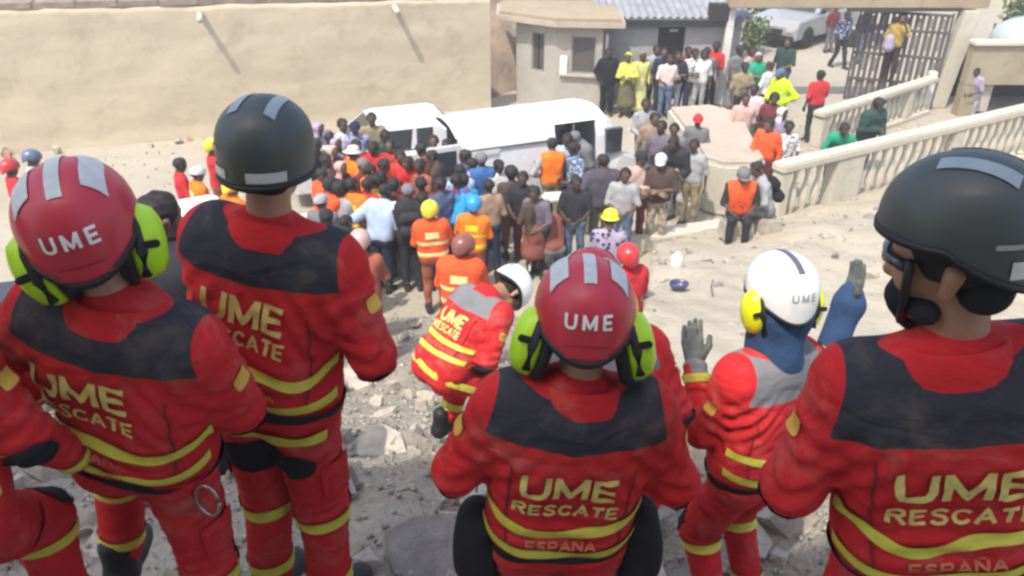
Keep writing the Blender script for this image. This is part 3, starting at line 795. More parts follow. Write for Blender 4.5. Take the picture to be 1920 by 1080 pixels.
    # belt, knee patches, knee and ankle tapes
    if legband:
        for k in 'LR':
            a, b, c_ = J['hip' + k], J['kn' + k], J['an' + k]
            obj('knee_band', limb_band(G, b, c_, .05, .15, dip=.035), C_BAND, root); obj('ankle_band', limb_band(G, b, c_, .66, .77, dip=.03), C_BAND, root)
            ref = (a - b).normalized() * -1 + (c_ - b).normalized() * -1
            obj('knee_pad', limb_patch(G, a, b, .96, .22, ref if ref.length > .3 else (0, 1, 0), 60), C_BLACK, root)
    if hair_m: obj('hair', hair('short'), hair_m, root, J['Mh'])
    if helm and helm != 'white':
        Fp = Field(); Fp.cap((-.035, -.068, -.03), (.035, -.068, -.03), .05, k=.03)
        pv_, pq_ = Fp.mesh(.014); obj('helmet_padding', mesh_np('helmet_padding', pv_, pq_), C_BLACK, root, J['Mh'])
    if helm: helmet(J, helm, root, cups=cups, tilt=helm_tilt, cup_open=cup_open, hs=hs, J_off=(0, -.012, .072 if helm == 'dark_cut' else .035))
    return root, F, G
def belt(J, root, F, z=.93, wd=.05, m=C_BLACK, buckle=True):
    o = obj('belt', torso_band(F, J, -180, 180, lambda t: z, wd, .01, 80), m, root); return o
def place_head(J, s, yaw, px, py, t, local=(0, -.012, .06)):
    """root position so that the helmet centre of the posed figure shows at (px, py), t metres along the axis"""
    P = at_t(px, py, t); L = Matrix.Rotation(R(yaw), 3, 'Z') @ ((J['Mh'] @ Vector(local)) * s)
    return P - L
# ------------------------------------------------------------------ where the foreground figures stand (the debris heap is levelled to their feet)
HELD = ((.235, .09, 1.165), (.1, .32, 1.14)); OUT = ((.315, -.01, 1.165), (.12, .28, 1.13))
FG = {}
def fg(key, J, yaw, s, px, py, t): FG[key] = (J, yaw, s, place_head(J, s, yaw, px, py, t))
fg('A', joints(arm=(HELD, OUT), leg=('stand', 'stand'), lean=2, side=9, twist=4, head=(4, 0, -6), neck=.035), -16, 1.07, 496, 252, 2.2)
fg('B', joints(arm=(((.37, -.05, 1.17), (.36, .1, .95)), ((.265, .06, 1.15), (.12, .26, 1.05))), leg=(((.3, .2, .62), (.36, .16, .26), 20), 'stand'), lean=-8, side=12, twist=3, head=(34, 14, -14), neck=.03), -12, 1.04, 138, 392, 1.88)
fg('C', joints(arm=(OUT, OUT), leg=('stand', 'stand'), lean=-4, side=4, head=(-2, 14, -2), neck=.025), 0, 1.01, 1098, 562, 2.06)
fg('D', joints(arm=(OUT, OUT), leg=('stand', 'stand'), lean=-2, side=-11, twist=0, head=(58, -2, 6), neck=.035), -6, 1.0, 1806, 436, 1.5)
fg('W', joints(arm=(((.235, .1, 1.14), (.16, .25, 1.36)), ((.40, .02, 1.30), (.47, .02, 1.58))), leg=('bent', 'bent'), lean=4, side=3, head=(-20, 2, 0), neck=.08), 32, .98, 1468, 526, 3.0)
fg('U', joints(arm=('front', 'front'), leg=(((.14, .26, .46), (.13, .0, .085), 10), ((.2, .24, .46), (.2, -.02, .085), 12)), lean=52, side=-4, twist=0, pel=(0, -.1, .66), head=(0, 34, 0)), -52, 1.0, 966, 536, 5.3)
fg('F', joints(arm=(((.3, .1, 1.2), (.2, .3, 1.05)), ((.3, .1, 1.2), (.2, .3, 1.05))), leg=('stand', 'stand'), lean=42, head=(0, 15, 0)), 3, 1.0, 1106, 524, 3.1)
fg('E', joints(arm=('folded', ((.29, .02, 1.15), (.33, .2, .96))), leg=('stand', 'up'), lean=6), 8, 1.0, -350, 440, 1.75)
_ctl = [(v[3].x, v[3].y, v[3].z) for v in FG.values()]
# ------------------------------------------------------------------ setting
G_YARD = _ground_mat('pale_dust_ground', (.46, .425, .36), (.54, .505, .44), (.39, .35, .29), .35, 3.5, .35)
G_MOUND = _ground_mat('debris_dust', (.47, .43, .365), (.58, .53, .45), (.36, .32, .275), 1.1, 7, .9, .08)
G_ROAD = _ground_mat('road_dust', (.46, .43, .37), (.56, .52, .45), (.42, .38, .32), .3, 3, .3)
M_WALL = _ground_mat('ochre_plaster_wall', (.62, .55, .43), (.74, .665, .535), (.50, .43, .325), .5, 1.6, .4, .03, (.22, .22, 1.9))
M_CREAM = _ground_mat('cream_render', (.66, .63, .55), (.75, .72, .65), (.54, .49, .41), .8, 5, .4, .02)
M_TAN = _ground_mat('tan_concrete', (.42, .34, .25), (.50, .42, .32), (.34, .27, .2), .9, 5, .4, .02)
M_BEIGE = _ground_mat('weathered_beige_render', (.40, .35, .25), (.48, .43, .33), (.30, .26, .19), 1.1, 4, .4, .02)
M_WHITEW = _ground_mat('white_painted_wall', (.50, .50, .52), (.58, .58, .60), (.42, .41, .41), .9, 5, .3, .02)
M_HUT = _ground_mat('grey_white_paint', (.48, .46, .43), (.56, .54, .50), (.40, .37, .33), .9, 5, .3, .02)
M_PINKR = _ground_mat('pinkish_slab', (.52, .45, .39), (.60, .53, .46), (.48, .37, .32), 1.2, 6, .3, .02)
M_ROOF = mat('corrugated_metal', (.36, .36, .36), .5, var=.2, scale=3, metal=.4, bump=.1)
M_GATE = mat('grey_painted_steel', (.095, .08, .075), .55, var=.2, scale=8, bump=.15)
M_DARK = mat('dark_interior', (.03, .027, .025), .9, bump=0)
M_GLASS = mat('dark_glass', (.035, .04, .045), .08, bump=0, coat=.5)
M_PALEWHITE = mat('chalk_white_paint', (.66, .64, .60), .75, var=.12, scale=5, bump=.2)

def grid_sheet(name, x0, x1, y0, y1, nx, ny, zf, m, kind='structure', parent=None):
    X = np.linspace(x0, x1, nx); Y = np.linspace(y0, y1, ny); V = [(x, y, zf(x, y)) for y in Y for x in X]
    Q = np.array([(j * nx + i, j * nx + i + 1, (j + 1) * nx + i + 1, (j + 1) * nx + i) for j in range(ny - 1) for i in range(nx - 1)])
    o = obj(name, mesh_np(name, V, Q), m, parent); o['kind'] = kind; return o
def nz(x, y, s, sd=0): return mnoise.noise(Vector((x * s, y * s, sd)))
def mound_z(x, y):
    z = gz(x, y); k = min(1, z / .8) if z > 0 else 0
    r = .10 * nz(x, y, 1.7, 1) + .055 * nz(x, y, 4.3, 2) + .03 * nz(x, y, 10, 3)
    edge = min(1.0, max(0.0, (x + 8.4) / 1.0), max(0.0, (7.0 - x) / 1.0), max(0, (11.4 - y) / .6))
    return z + r * (.25 + .75 * k) * 1.0 - .07 - (1 - edge) * .5
yard = grid_sheet('yard_ground', -60, 60, -40, 90, 40, 40, lambda x, y: 0.0, G_YARD)
mound = grid_sheet('rubble_mound', -9, 7.5, -5, 11.8, 150, 170, mound_z, G_MOUND)
road = grid_sheet('street', 3, 40, 22.6, 60, 12, 12, lambda x, y: .004, G_ROAD)

# debris: broken blocks one can pick apart, and a carpet of crumbs
GREYC = [mat('broken_concrete_%s' % n, c, .95, var=.22, scale=7, bump=.6, dist=.02) for n, c in (('pale', (.39, .35, .29)), ('grey', (.29, .265, .235)), ('dark', (.17, .155, .14)), ('cream', (.45, .40, .325)), ('brick', (.42, .23, .15)), ('slate', (.2, .2, .21)))]
def chunk(seed, fl=1.0):
    g = np.random.default_rng(seed); bm = bmesh.new()
    pts = g.normal(size=(13, 3)); pts /= np.abs(pts).max(1)[:, None] ** .7 * np.linalg.norm(pts, axis=1)[:, None] ** .3; pts *= np.array([1, g.uniform(.55, .95), g.uniform(.35, .75) * fl]) * .5
    for p in pts: bm.verts.new(p)
    r = bmesh.ops.convex_hull(bm, input=bm.verts[:]); bmesh.ops.delete(bm, geom=[v for v in bm.verts if not v.link_faces], context='VERTS')
    me = bpy.data.meshes.new('stone'); bm.to_mesh(me); bm.free(); return me
def slab_chunk(seed):
    g = np.random.default_rng(seed); n = 7; P = []
    for k in range(n):
        a = 2 * math.pi * k / n + g.uniform(-.25, .25); P.append((math.cos(a) * g.uniform(.4, .55), math.sin(a) * g.uniform(.25, .42)))
    m = MB().prism(P, -.06, .06); return m.mesh('slab', False, .008)
CH = [chunk(i) for i in range(16)]; SL = [slab_chunk(40 + i) for i in range(8)]
for i, me in enumerate(CH + SL): me.materials.append(GREYC[[0, 1, 1, 3, 0, 2, 1, 0][i % 8]])
g = np.random.default_rng(5); placed = []
def visible(x, y, z, mg=40):
    t = y * math.cos(PITCH) - (z - CAM_H) * math.sin(PITCH)
    if t < .6: return False
    px = 960 + FPX * x / t; py = 540 + FPX * (-(y * math.sin(PITCH)) - (z - CAM_H) * math.cos(PITCH)) / t
    return -mg < px < 1920 + mg and -mg < py < 1080 + mg
cnt = 0; tries = 0
while cnt < 285 and tries < 20000:
    tries += 1
    y = .75 + 9.2 * g.random() ** 1.9; x = g.uniform(-1.2, 1.0) * (.75 * y + .35); z = mound_z(x, y)
    if not visible(x, y, z): continue
    if x > 1.0 and y > 3.6 and g.random() < .8: continue
    sz = g.uniform(.06, .2) * (1 if y < 4 else 1.4) * (1 if g.random() < .85 else 1.8)
    fl = g.random() < .25; me = SL[g.integers(8)] if fl else CH[g.integers(16)]
    o = obj('stone', me, GREYC[g.choice(6, p=[.32, .2, .08, .3, .04, .06])], mound)
    o.location = (x, y, z + sz * .12); o.scale = (sz * (1.5 if fl else 1),) * 3
    o.rotation_euler = (g.uniform(-.5, .5), g.uniform(-.5, .5), g.uniform(0, 6.28)) if fl else tuple(g.uniform(0, 6.28, 3)); cnt += 1
# larger broken slabs
for x, y, sx, rz, rx, mi in ((-.62, 1.35, .42, .4, .3, 0), (-1.02, 1.22, .36, 1.2, -.25, 3), (-.12, 1.5, .3, 2.2, .5, 0), (-.35, 2.6, .5, .2, .35, 1), (-.1, 3.2, .55, 1.0, .3, 3), (.55, 2.6, .5, .7, -.3, 3), (1.15, 1.75, .45, .3, .4, 3), (-1.35, 1.9, .5, 2.6, .3, 1), (-.28, 1.12, .33, .8, .5, 5), (.62, 1.75, .35, 1.9, .4, 0), (-.78, 2.25, .42, .2, -.3, 0), (-.05, 2.15, .26, 1.4, .7, 3), (.02, 2.6, .3, .5, .25, 4)):
    o = obj('broken_slab', SL[int(x * 100) % 8], GREYC[mi], mound); o.location = (x, y, mound_z(x, y) + .05); o.scale = (sx, sx, sx); o.rotation_euler = (rx, rx * .6, rz)
V = []; Fc = []; base = [(-.5, -.4, -.3), (.5, -.5, -.2), (.3, .5, -.35), (-.4, .45, -.2), (-.2, 0, .45), (.35, .1, .3)]
TF = [(0, 1, 5), (0, 5, 4), (1, 2, 5), (2, 3, 4), (2, 4, 5), (3, 0, 4), (0, 3, 2), (0, 2, 1)]
k = 0
while k < 7000:
    y = .7 + 10.5 * g.random() ** 1.6; x = g.uniform(-1.2, 1.0) * (.8 * y + .4); z = mound_z(x, y)
    if x > 1.5 and y > 4 and g.random() < .85: continue
    sz = g.uniform(.008, .032) * (1 + y * .08); q = Euler(tuple(g.uniform(0, 6.28, 3))).to_matrix()
    n = len(V)
    for b in base: V.append(Vector((x, y, z + sz * .2)) + q @ Vector(b) * sz)
    Fc += [tuple(i + n for i in f) for f in TF]; k += 1
o = obj('debris_crumbs', mesh_np('debris_crumbs', V, np.array(Fc), False), GREYC[0], mound); o['kind'] = 'stuff'; o.data.materials.append(GREYC[1]); o.data.materials.append(GREYC[5])
o.data.polygons.foreach_set('material_index', np.repeat(g.choice(3, 7000, p=[.5, .4, .1]), 8).astype(np.int32))
# bent reinforcing rods
for i, (x, y, l) in enumerate(((-.2, 3.0, .7), (.05, 2.9, .5), (.6, 3.2, .6), (-.75, 1.6, .5), (-.05, 2.3, .4), (.5, 3.9, .8))):
    z = mound_z(x, y); m = MB().tube([(x, y, z - .05), (x + .05, y + .06, z + l * .35), (x + .16, y + .02, z + l * .62), (x + .36, y + .1, z + l * .7)], .006, 6); m.build('reinforcing_rod', mat('rusty_steel', (.13, .07, .05), .8, var=.3), mound, True)

# boundary wall at the left, ochre plaster with two spouts
wl = empty('boundary_wall', (-11.7, 17.45, 0), 0, 'long ochre plaster wall along the left side of the yard, two spouts near its top', 'wall')
A = Vector((-20.0, 15.0)); B = Vector((-.55, 20.77)); dv = (B - A); L = dv.length; dv.normalize(); nv = Vector((-dv.y, dv.x))
def wall_top(s): return 3.34 - .47 * s / L
n = 90; mrow = 26; V = []; Q = []
for j in range(mrow + 1):
    for i in range(n + 1):
        s = L * i / n; zt = wall_top(s) + .04 * nz(s, 0, 1.3, 9); z = zt * j / mrow; p = A + dv * s - nv * (.035 * nz(s, z, 1.1, 4) + .02 * nz(s, z, 3, 5) - (.0 if z > .25 else -.05 * (1 - z / .25)))
        V.append((p.x + 11.7, p.y - 17.45, z - .02 if j == 0 else z))
o2 = len(V)
for i in range(n + 1):
    s = L * i / n; p = A + dv * s + nv * .35; V.append((p.x + 11.7, p.y - 17.45, wall_top(s) + .02))
for j in range(mrow):
    for i in range(n): a = j * (n + 1) + i; Q.append((a, a + 1, a + n + 2, a + n + 1))
for i in range(n): a = mrow * (n + 1) + i; Q.append((a, a + 1, o2 + i + 1, o2 + i))
obj('wall_face', mesh_np('wall_face', V, np.array(Q)), M_WALL, wl)
m = MB()
for i in range(24):
    s = L * (i + .5) / 24; p = A + dv * s + nv * .2; m.box((p.x + 11.7, p.y - 17.45, wall_top(s) + .07), (L / 24 + .006 * (i % 2), .40 + .004 * (i % 2), .14 + .004 * (i % 2)), rz=math.atan2(dv.y, dv.x))
m.build('coping', mat('dark_weathered_coping', (.24, .19, .15), .95, var=.3, scale=3, bump=.5), wl, bevel=.015)
for px, py in ((378, 26), (742, 12)):
    best = min((abs((lambda q: (q.x - (A + dv * s).x) * nv.x + (q.y - (A + dv * s).y) * nv.y)(on_y(px, py, (A + dv * s).y))) + abs((on_y(px, py, (A + dv * s).y).x - (A + dv * s).x)), s) for s in np.linspace(0, L, 300))
    s = best[1]; p = A + dv * s; z = on_y(px, py, p.y).z; d3 = Vector((-nv.x, -nv.y, 0))
    a = Vector((p.x + 11.7, p.y - 17.45, z)); MB().tube([a - d3 * .1, a + d3 * .5 + Vector((0, 0, -.05))], .07, 10).build('spout', M_CREAM, wl, True)
# loose stones along the foot of the wall
SW = []
for i in range(34):
    s = L * (.55 + .42 * g.random()) if i < 26 else L * (.3 + .3 * g.random()); p = A + dv * s - nv * g.uniform(.15, .6); sz = g.uniform(.12, .38)
    o = obj('stone', CH[g.integers(16)], GREYC[g.choice([0, 3, 4, 3])], yard); o.location = (p.x, p.y, sz * .2); o.scale = (sz, sz, sz * .8); o.rotation_euler = tuple(g.uniform(0, 6.28, 3))
# earth bank behind the wall
grid_sheet('hillside', -40, 3, 20.5, 60, 30, 20, lambda x, y: 2.0 + (y - 20) * .14 + .3 * nz(x, y, .3, 7) + (max(0, -x - 2) * .02) if y > 21.5 + (x + .5) * .28 + 1.0 else -.5, mat('brown_earth_bank', (.22, .17, .125), .95, var=.35, scale=1.2, bump=.6, dist=.08))

# guard hut
hut = empty('guard_hut', (1.2, 21.6, 0), 0, 'small grey guard hut with a flat pinkish roof slab and dark window', 'hut')
hp = [(2.30, 20.72), (1.11, 20.98), (.12, 21.75), (.12, 23.1), (2.45, 23.1)]; lp = [(x - 1.2, y - 21.6) for x, y in hp]
def wall_seg(a, b, z0, z1, th, holes, name, m, parent):
    """wall from a to b (outside on the right of a->b) with rectangular openings (s0,s1,z0,z1)"""
    a = Vector(a); b = Vector(b); d = b - a; L_ = d.length; d.normalize(); nn = Vector((-d.y, d.x)); M_ = MB()
    ss = sorted({0, L_, *[h_[0] for h_ in holes], *[h_[1] for h_ in holes]}); zs = sorted({z0, z1, *[h_[2] for h_ in holes], *[h_[3] for h_ in holes]})
    for i in range(len(ss) - 1):
        for j in range(len(zs) - 1):
            sc_, zc = (ss[i] + ss[i + 1]) / 2, (zs[j] + zs[j + 1]) / 2
            if any(h_[0] < sc_ < h_[1] and h_[2] < zc < h_[3] for h_ in holes): continue
            p = a + d * sc_ + nn * th / 2; M_.box((p.x, p.y, zc), (ss[i + 1] - ss[i], th, zs[j + 1] - zs[j]), rz=math.atan2(d.y, d.x))
    return M_.build(name, m, parent), d, nn
d01 = (Vector(lp[0]) - Vector(lp[1])).length
wall_seg(lp[1], lp[0], 0, 2.18, .12, [(.42, 1.06, 1.0, 1.95)], 'front_wall', M_HUT, hut)
wall_seg(lp[2], lp[1], 0, 2.18, .12, [(.5, .92, .95, 1.95)], 'side_wall', M_HUT, hut)
MB().box((.1, 1.45, 1.09), (2.3, .12, 2.18)).box((-1.02, .8, 1.09), (.12, 1.3, 2.18)).box((1.18, .4, 1.09), (.12, 2.2, 2.18)).build('rear_walls', M_HUT, hut)
for (a, b, s0, s1, z0, z1, nm) in ((lp[1], lp[0], .42, 1.06, 1.0, 1.95, 'window'), (lp[2], lp[1], .5, .92, .95, 1.95, 'window')):
    a = Vector(a); d = (Vector(b) - a).normalized(); nn = Vector((-d.y, d.x)); ang = math.atan2(d.y, d.x)
    fr = MB(); c = lambda s, off: a + d * s + nn * off
    for s, wd_, zc, hh in ((s0 + .02, .04, (z0 + z1) / 2, z1 - z0), (s1 - .02, .04, (z0 + z1) / 2, z1 - z0), ((s0 + s1) / 2, s1 - s0 - .08, z0 + .02, .04), ((s0 + s1) / 2, s1 - s0 - .08, z1 - .02, .04)):
        p = c(s, .05); fr.box((p.x, p.y, zc), (wd_, .05, hh), rz=ang)
    f = fr.build(nm, mat('taupe_frame', (.26, .24, .21), .7), hut)
    p = c((s0 + s1) / 2, .07); MB().box((p.x, p.y, (z0 + z1) / 2), (s1 - s0 - .08, .012, z1 - z0 - .08), rz=ang).build('pane', mat('brown_grey_pane', (.095, .082, .078), .3, bump=0), f)
    if s1 - s0 < .5: p = c((s0 + s1) / 2 - .02, .055); MB().box((p.x, p.y, (z0 + z1) / 2), (.05, .03, z1 - z0 - .08), rz=ang).build('mullion', M_DARK, f)
a = Vector(lp[1]); d = (Vector(lp[0]) - a).normalized(); nn = Vector((-d.y, d.x)); p = a + d * .24 - nn * .04
MB().box((p.x, p.y, 1.2), (.2, .06, .5), rz=math.atan2(d.y, d.x)).build('white_box', M_PALEWHITE, hut, bevel=.01)
p = a + d * .68 - nn * .05; MB().box((p.x, p.y, .965), (1.1, .12, .05), rz=math.atan2(d.y, d.x)).build('sill', M_HUT, hut)
rp = [(1.62, -1.14), (-.1, -1.0), (-1.62, .05), (-1.62, 1.75), (1.75, 1.75)]
MB().prism(rp, 2.2, 2.34).build('roof_slab', M_PINKR, hut, bevel=.012); rp2 = [(x * .94, y * .95) for x, y in rp]; MB().prism(rp2, 2.343, 2.42).build('roof_curb', M_TAN, hut)
MB().tube([(1.2, -.98, 0), (1.2, -.98, 2.19)], .04, 10).build('downpipe', mat('grey_brown_pipe', (.13, .12, .11), .6), hut, True)

# long white outbuilding with a corrugated roof
ob = empty('white_outbuilding', (4.0, 22.0, 0), 0, 'white outbuilding with corrugated roof and a dark open doorway behind the gate crowd', 'building')
wall_seg((-1.5, -.05), (1.95, -.1), 0, 2.28, .15, [(1.40, 2.12, 0, 1.97)], 'front_wall', M_WHITEW, ob)
MB().box((2.05, 1.9, 1.14), (.15, 3.8, 2.28)).box((0.2, 3.9, 1.14), (3.9, .15, 2.28)).box((-1.6, 2.2, 1.14), (.15, 3.3, 2.28)).build('rear_walls', M_WHITEW, ob)
MB().box((.27, .06, 1.0), (.72, .03, 1.94)).build('door', M_DARK, ob); MB().box((.27, -.09, 2.0), (.82, .06, .05)).build('lintel', M_HUT, ob)  # near-black sheet in the opening stands in for the unlit inside
MB().box((.30, -.095, 1.88), (.22, .02, .07)).build('door_plate', mat('grey_plate', (.4, .4, .4), .5), ob)
V = []; Q = []; nx = 160
for i in range(nx + 1):
    x = -1.75 + 4.0 * i / nx
    for j, (y, z) in enumerate(((-.45, 2.27), (4.2, 3.1))): V.append((x, y, z + .028 * math.sin(i * 2 * math.pi / 8)))
for i in range(nx): Q.append((i * 2, i * 2 + 2, i * 2 + 3, i * 2 + 1))
obj('corrugated_roof', mesh_np('roof', V, np.array(Q)), M_ROOF, ob)
m = MB()
for j in range(7): m.box((.25, -.43 + j * .12, 2.235 - .0 + j * .021), (3.9, .035, .03))
for j in range(3): m.box((.25, -.16, 2.09 - j * .05), (3.4, .03, .022))
m.build('eaves_battens', mat('grey_timber', (.2, .19, .18), .8), ob)

# gateway
gt = empty('gateway', (8.5, 21.4, 0), 0, 'wide gateway of a slim pale post, tan lintel and leaning cream pillar', 'gateway')
def post(x, y, w0, w1, h_, name, m, dx=0): 
    V = [(x - w0, y - w0, 0), (x + w0, y - w0, 0), (x + w0, y + w0, 0), (x - w0, y + w0, 0), (x + dx - w1, y - w1, h_), (x + dx + w1, y - w1, h_), (x + dx + w1, y + w1, h_), (x + dx - w1, y + w1, h_)]
    return MB().add(V, [[3, 2, 1, 0], [4, 5, 6, 7], [0, 1, 5, 4], [1, 2, 6, 5], [2, 3, 7, 6], [3, 0, 4, 7]]).build(name, m, gt, bevel=.02)
post(-2.86, .16, .1, .09, 2.62, 'gate_post', M_PALEWHITE, .05); post(2.95, -.05, .2, .2, 2.5, 'pillar', M_CREAM, .28)
post(2.55, -.3, .1, .1, 1.0, 'pillar_foot', M_PALEWHITE)
MB().box((.35, .12, 2.86), (6.6, .5, .62)).build('lintel', M_TAN, gt, bevel=.02)
MB().box((1.55, -.02, 2.5), (2.9, .12, .07)).build('track_rail', M_GATE, gt)
MB().box((-3.15, .2, 2.42), (.5, .3, .4)).build('lamp_box', M_DARK, gt)
gl = empty('gate_leaf', (11.28, 21.18, .0), math.atan2(.86, -2.12), 'grey steel gate leaf of upright slats, swung half open on the right', 'gate')
WL = 2.25
for x in (.03, WL - .03): MB().box((x, 0, 1.24), (.06, .05, 2.4)).build('stile', M_GATE, gl)
for z in (.1, .62, 1.3, 1.95, 2.38): MB().box((WL / 2, 0.031, z), (WL - .12, .03, .07)).build('cross_rail', M_GATE, gl)
me = None; g2 = np.random.default_rng(3)
for i in range(15):
    x = .13 + i * (WL - .26) / 14
    if me is None: me = MB().box((0, 0, 0), (.085, .02, 2.2)).mesh('slat', bevel=.004); me.materials.append(M_GATE)
    o = obj('slat', me, None, gl); o.location = (x, 0, 1.24)
    if i % 2 == 0:
        for zz in (.4, 1.0, 1.65, 2.15):
            p = MB().prism([(-.055, -.2), (.0, -.26), (.055, -.2), (.055, .2), (0, .26), (-.055, .2)], -.008, .008); q = p.build('panel', mat('pale_grey_steel', (.27, .25, .25), .5), gl); q.location = (x + .075, -.02, zz); q.rotation_euler = (R(90), 0, 0); q.scale = (.75, .75 if zz != 2.15 else .5, 1)

# pedestrians' plinth and kerb
m = MB(); V = []
pl = empty('plinth', (4.2, 14.3, 0), 0, 'pale rendered block wall end standing in the middle of the yard', 'wall')
MB().prism([(-.58, -.1), (-.3, -.35), (.3, -.32), (.56, -.05), (.62, 1.0), (.85, 3.0), (.3, 3.6), (-.7, 3.4), (-.6, 1.2)], 0, 1.04).build('block', M_CREAM, pl, bevel=.06)
MB().prism([(-.56, .0), (-.3, -.28), (.3, -.26), (.52, 0), (.6, 1.0), (.8, 2.9), (.25, 3.5), (-.65, 3.3), (-.56, 1.2)], 1.043, 1.075).build('cap', M_PINKR, pl, bevel=.015)

# balustrades: base, rail, piers and each baluster
def baluster_mesh(h_):
    pr = [(.5, 0), (.5, .05), (.3, .07), (.28, .12), (.42, .22), (.5, .36), (.42, .5), (.26, .64), (.2, .78), (.26, .86), (.34, .89), (.3, .92), (.5, .95), (.5, 1)]
    return MB().lathe([(r * .17, z * h_) for r, z in pr], n=12).mesh('baluster', True)
def balustrade(name, a, b, h_, label, piers, step, m, zb=.12, rail_h=.16, skip=()):
    a = Vector(a); b = Vector(b); d = b - a; L_ = d.length; root = empty(name, (a.x, a.y, 0), math.atan2(d.y, d.x), label, 'balustrade')
    MB().box((L_ / 2, 0, zb / 2), (L_, .34, zb)).build('base', m, root, bevel=.015)
    MB().box((L_ / 2, 0, h_ - rail_h / 2), (L_ + .1, .32, rail_h)).build('rail', m, root, bevel=.03)
    for x, wd_ in piers: MB().box((x, 0, (h_ - rail_h + zb) / 2), (wd_, .28, h_ - rail_h - zb - .004)).build('pier', m, root, bevel=.02)
    me = baluster_mesh(h_ - rail_h - zb); me.materials.append(m); x = step / 2
    while x < L_:
        if not any(abs(x - p[0]) < p[1] / 2 + .07 for p in piers): o = obj('baluster', me, None, root); o.location = (x, 0, zb)
        x += step
    return root
balustrade('balustrade', (4.75, 13.45), (13.2, 18.2), 1.27, 'near cream balustrade rising to the right edge, turned balusters on a low base', [(.1, .22), (1.75, .75), (4.95, .3), (8.2, .3)], .3, M_CREAM)
balustrade('balustrade', (6.95, 17.7), (10.9, 20.75), .95, 'farther short balustrade running back to the gate pillar', [(.15, .3), (3.85, .25)], .26, M_CREAM, .1, .14)
# kerb carrying the near balustrade on to the left
MB().prism([(2.0, 12.35), (4.86, 13.2), (4.7, 13.6), (1.9, 12.75)], 0, .26).build('kerb', M_CREAM, None, bevel=.02)['kind'] = 'structure'
# big tilted slab of pale screed between the balustrade and the heap
V = []; Q = []; nx = 150; ny = 120
def slab_z(x, y, z): return z + .10 * nz(x, y, .7, 3) + .04 * nz(x, y, 2.2, 3) + .016 * nz(x, y, 5.5, 3) + .01 * abs(nz(x, y, 11, 3)) + .05
for j in range(ny + 1):
    for i in range(nx + 1):
        u, v_ = i / nx, j / ny; p = (SLAB[0].lerp(SLAB[1], u)).lerp(SLAB[3].lerp(SLAB[2], u), v_)
        e = min(u * 12, (1 - v_) * 9, 1); p.x += .22 * nz(p.x * 1.0, p.y, 1.3, 8) * (1 - e); p.y += .25 * nz(p.x, p.y, 1.1, 6) * (1 - e)
        p.z = slab_z(p.x, p.y, p.z); V.append(p)
nv_ = len(V)
for j in range(ny):
    for i in range(nx): a = j * (nx + 1) + i; Q.append((a, a + nx + 1, a + nx + 2, a + 1))
edge = [i for i in range(ny * (nx + 1), (ny + 1) * (nx + 1))][::-1] + [j * (nx + 1) for j in range(ny - 1, -1, -1)]
for k in edge: V.append(V[k] + Vector((0, 0, -.9)))
for k in range(len(edge) - 1): Q.append((edge[k], edge[k + 1], nv_ + k + 1, nv_ + k))
o = obj('collapsed_slab', mesh_np('collapsed_slab', V, np.array(Q)), _ground_mat('cream_broken_screed', (.52, .47, .39), (.61, .56, .47), (.43, .37, .29), .7, 3.2, .6, .04)); o['kind'] = 'structure'
k = 0
while k < 60:
    x, y = g.uniform(.7, 6.5), g.uniform(3.6, 13.2)
    if slab_base(x, y) < -1: continue
    sz = g.uniform(.04, .15) * (1.6 if y > 8 else 1); o = obj('stone', CH[g.integers(16)], GREYC[g.choice([0, 3, 1, 3])], yard); o.location = (x, y, slab_z(x, y, slab_base(x, y)) + sz * .1); o.scale = (sz,) * 3; o.rotation_euler = tuple(g.uniform(0, 6.28, 3)); k += 1

# grit over the yard and slab
V = []; Fc = []; k = 0
while k < 3200:
    y = g.uniform(3.2, 20.5); x = g.uniform(-.62, .62) * y
    z = slab_base(x, y); z = slab_z(x, y, z) - .01 if z > -1 else max(0, mound_z(x, y))
    if y > 15.2 + (x + 10) * .3 + 2 and x < 0: continue
    sz = g.uniform(.015, .06) * (.5 + y * .07); q = Euler(tuple(g.uniform(0, 6.28, 3))).to_matrix(); n_ = len(V)
    for b in base: V.append(Vector((x, y, z)) + q @ Vector(b) * sz)
    Fc += [tuple(i + n_ for i in f) for f in TF]; k += 1
o = obj('yard_grit', mesh_np('yard_grit', V, np.array(Fc), False), GREYC[0], None); o['kind'] = 'stuff'; o.data.materials.append(GREYC[1]); o.data.materials.append(GREYC[3])
o.data.polygons.foreach_set('material_index', np.repeat(g.choice(3, 3200, p=[.4, .3, .3]), 8).astype(np.int32))

# beige walkway structure at the right edge
bw = empty('beige_parapet', (13, 20.6, 0), 0, 'weathered beige parapet on a square post at the right edge, dark underneath', 'parapet')
MB().box((.6, .0, 1.30), (4.0, .3, 1.0)).build('parapet', M_BEIGE, bw, bevel=.02); MB().box((.6, -.03, 1.85), (4.1, .42, .09)).build('coping', M_CREAM, bw, bevel=.015)
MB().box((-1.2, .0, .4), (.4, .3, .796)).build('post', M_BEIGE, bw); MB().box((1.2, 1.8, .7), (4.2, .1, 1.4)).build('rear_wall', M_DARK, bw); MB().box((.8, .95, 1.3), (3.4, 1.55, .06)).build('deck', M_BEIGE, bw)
MB().box((-.72, .05, .42), (.34, .06, .7)).build('pale_board', mat('pale_board', (.45, .38, .35), .8), bw)
tk = empty('water_tank', (14.6, 22.3, 1.15), 0, 'pale green domed tank top showing over the beige parapet', 'tank')
MB().lathe([(1.5, 0), (1.52, .45), (1.42, .7), (1.1, .9), (.55, 1.02), (.05, 1.05)], n=36, sy=.75).build('tank_body', plastic((.42, .47, .45), 'pale_green_plastic', .3), tk, True); MB().lathe([(.2, 1.02), (.2, 1.08), (.17, 1.1)], n=20, sy=.75).build('lid', M_GATE, tk, True)

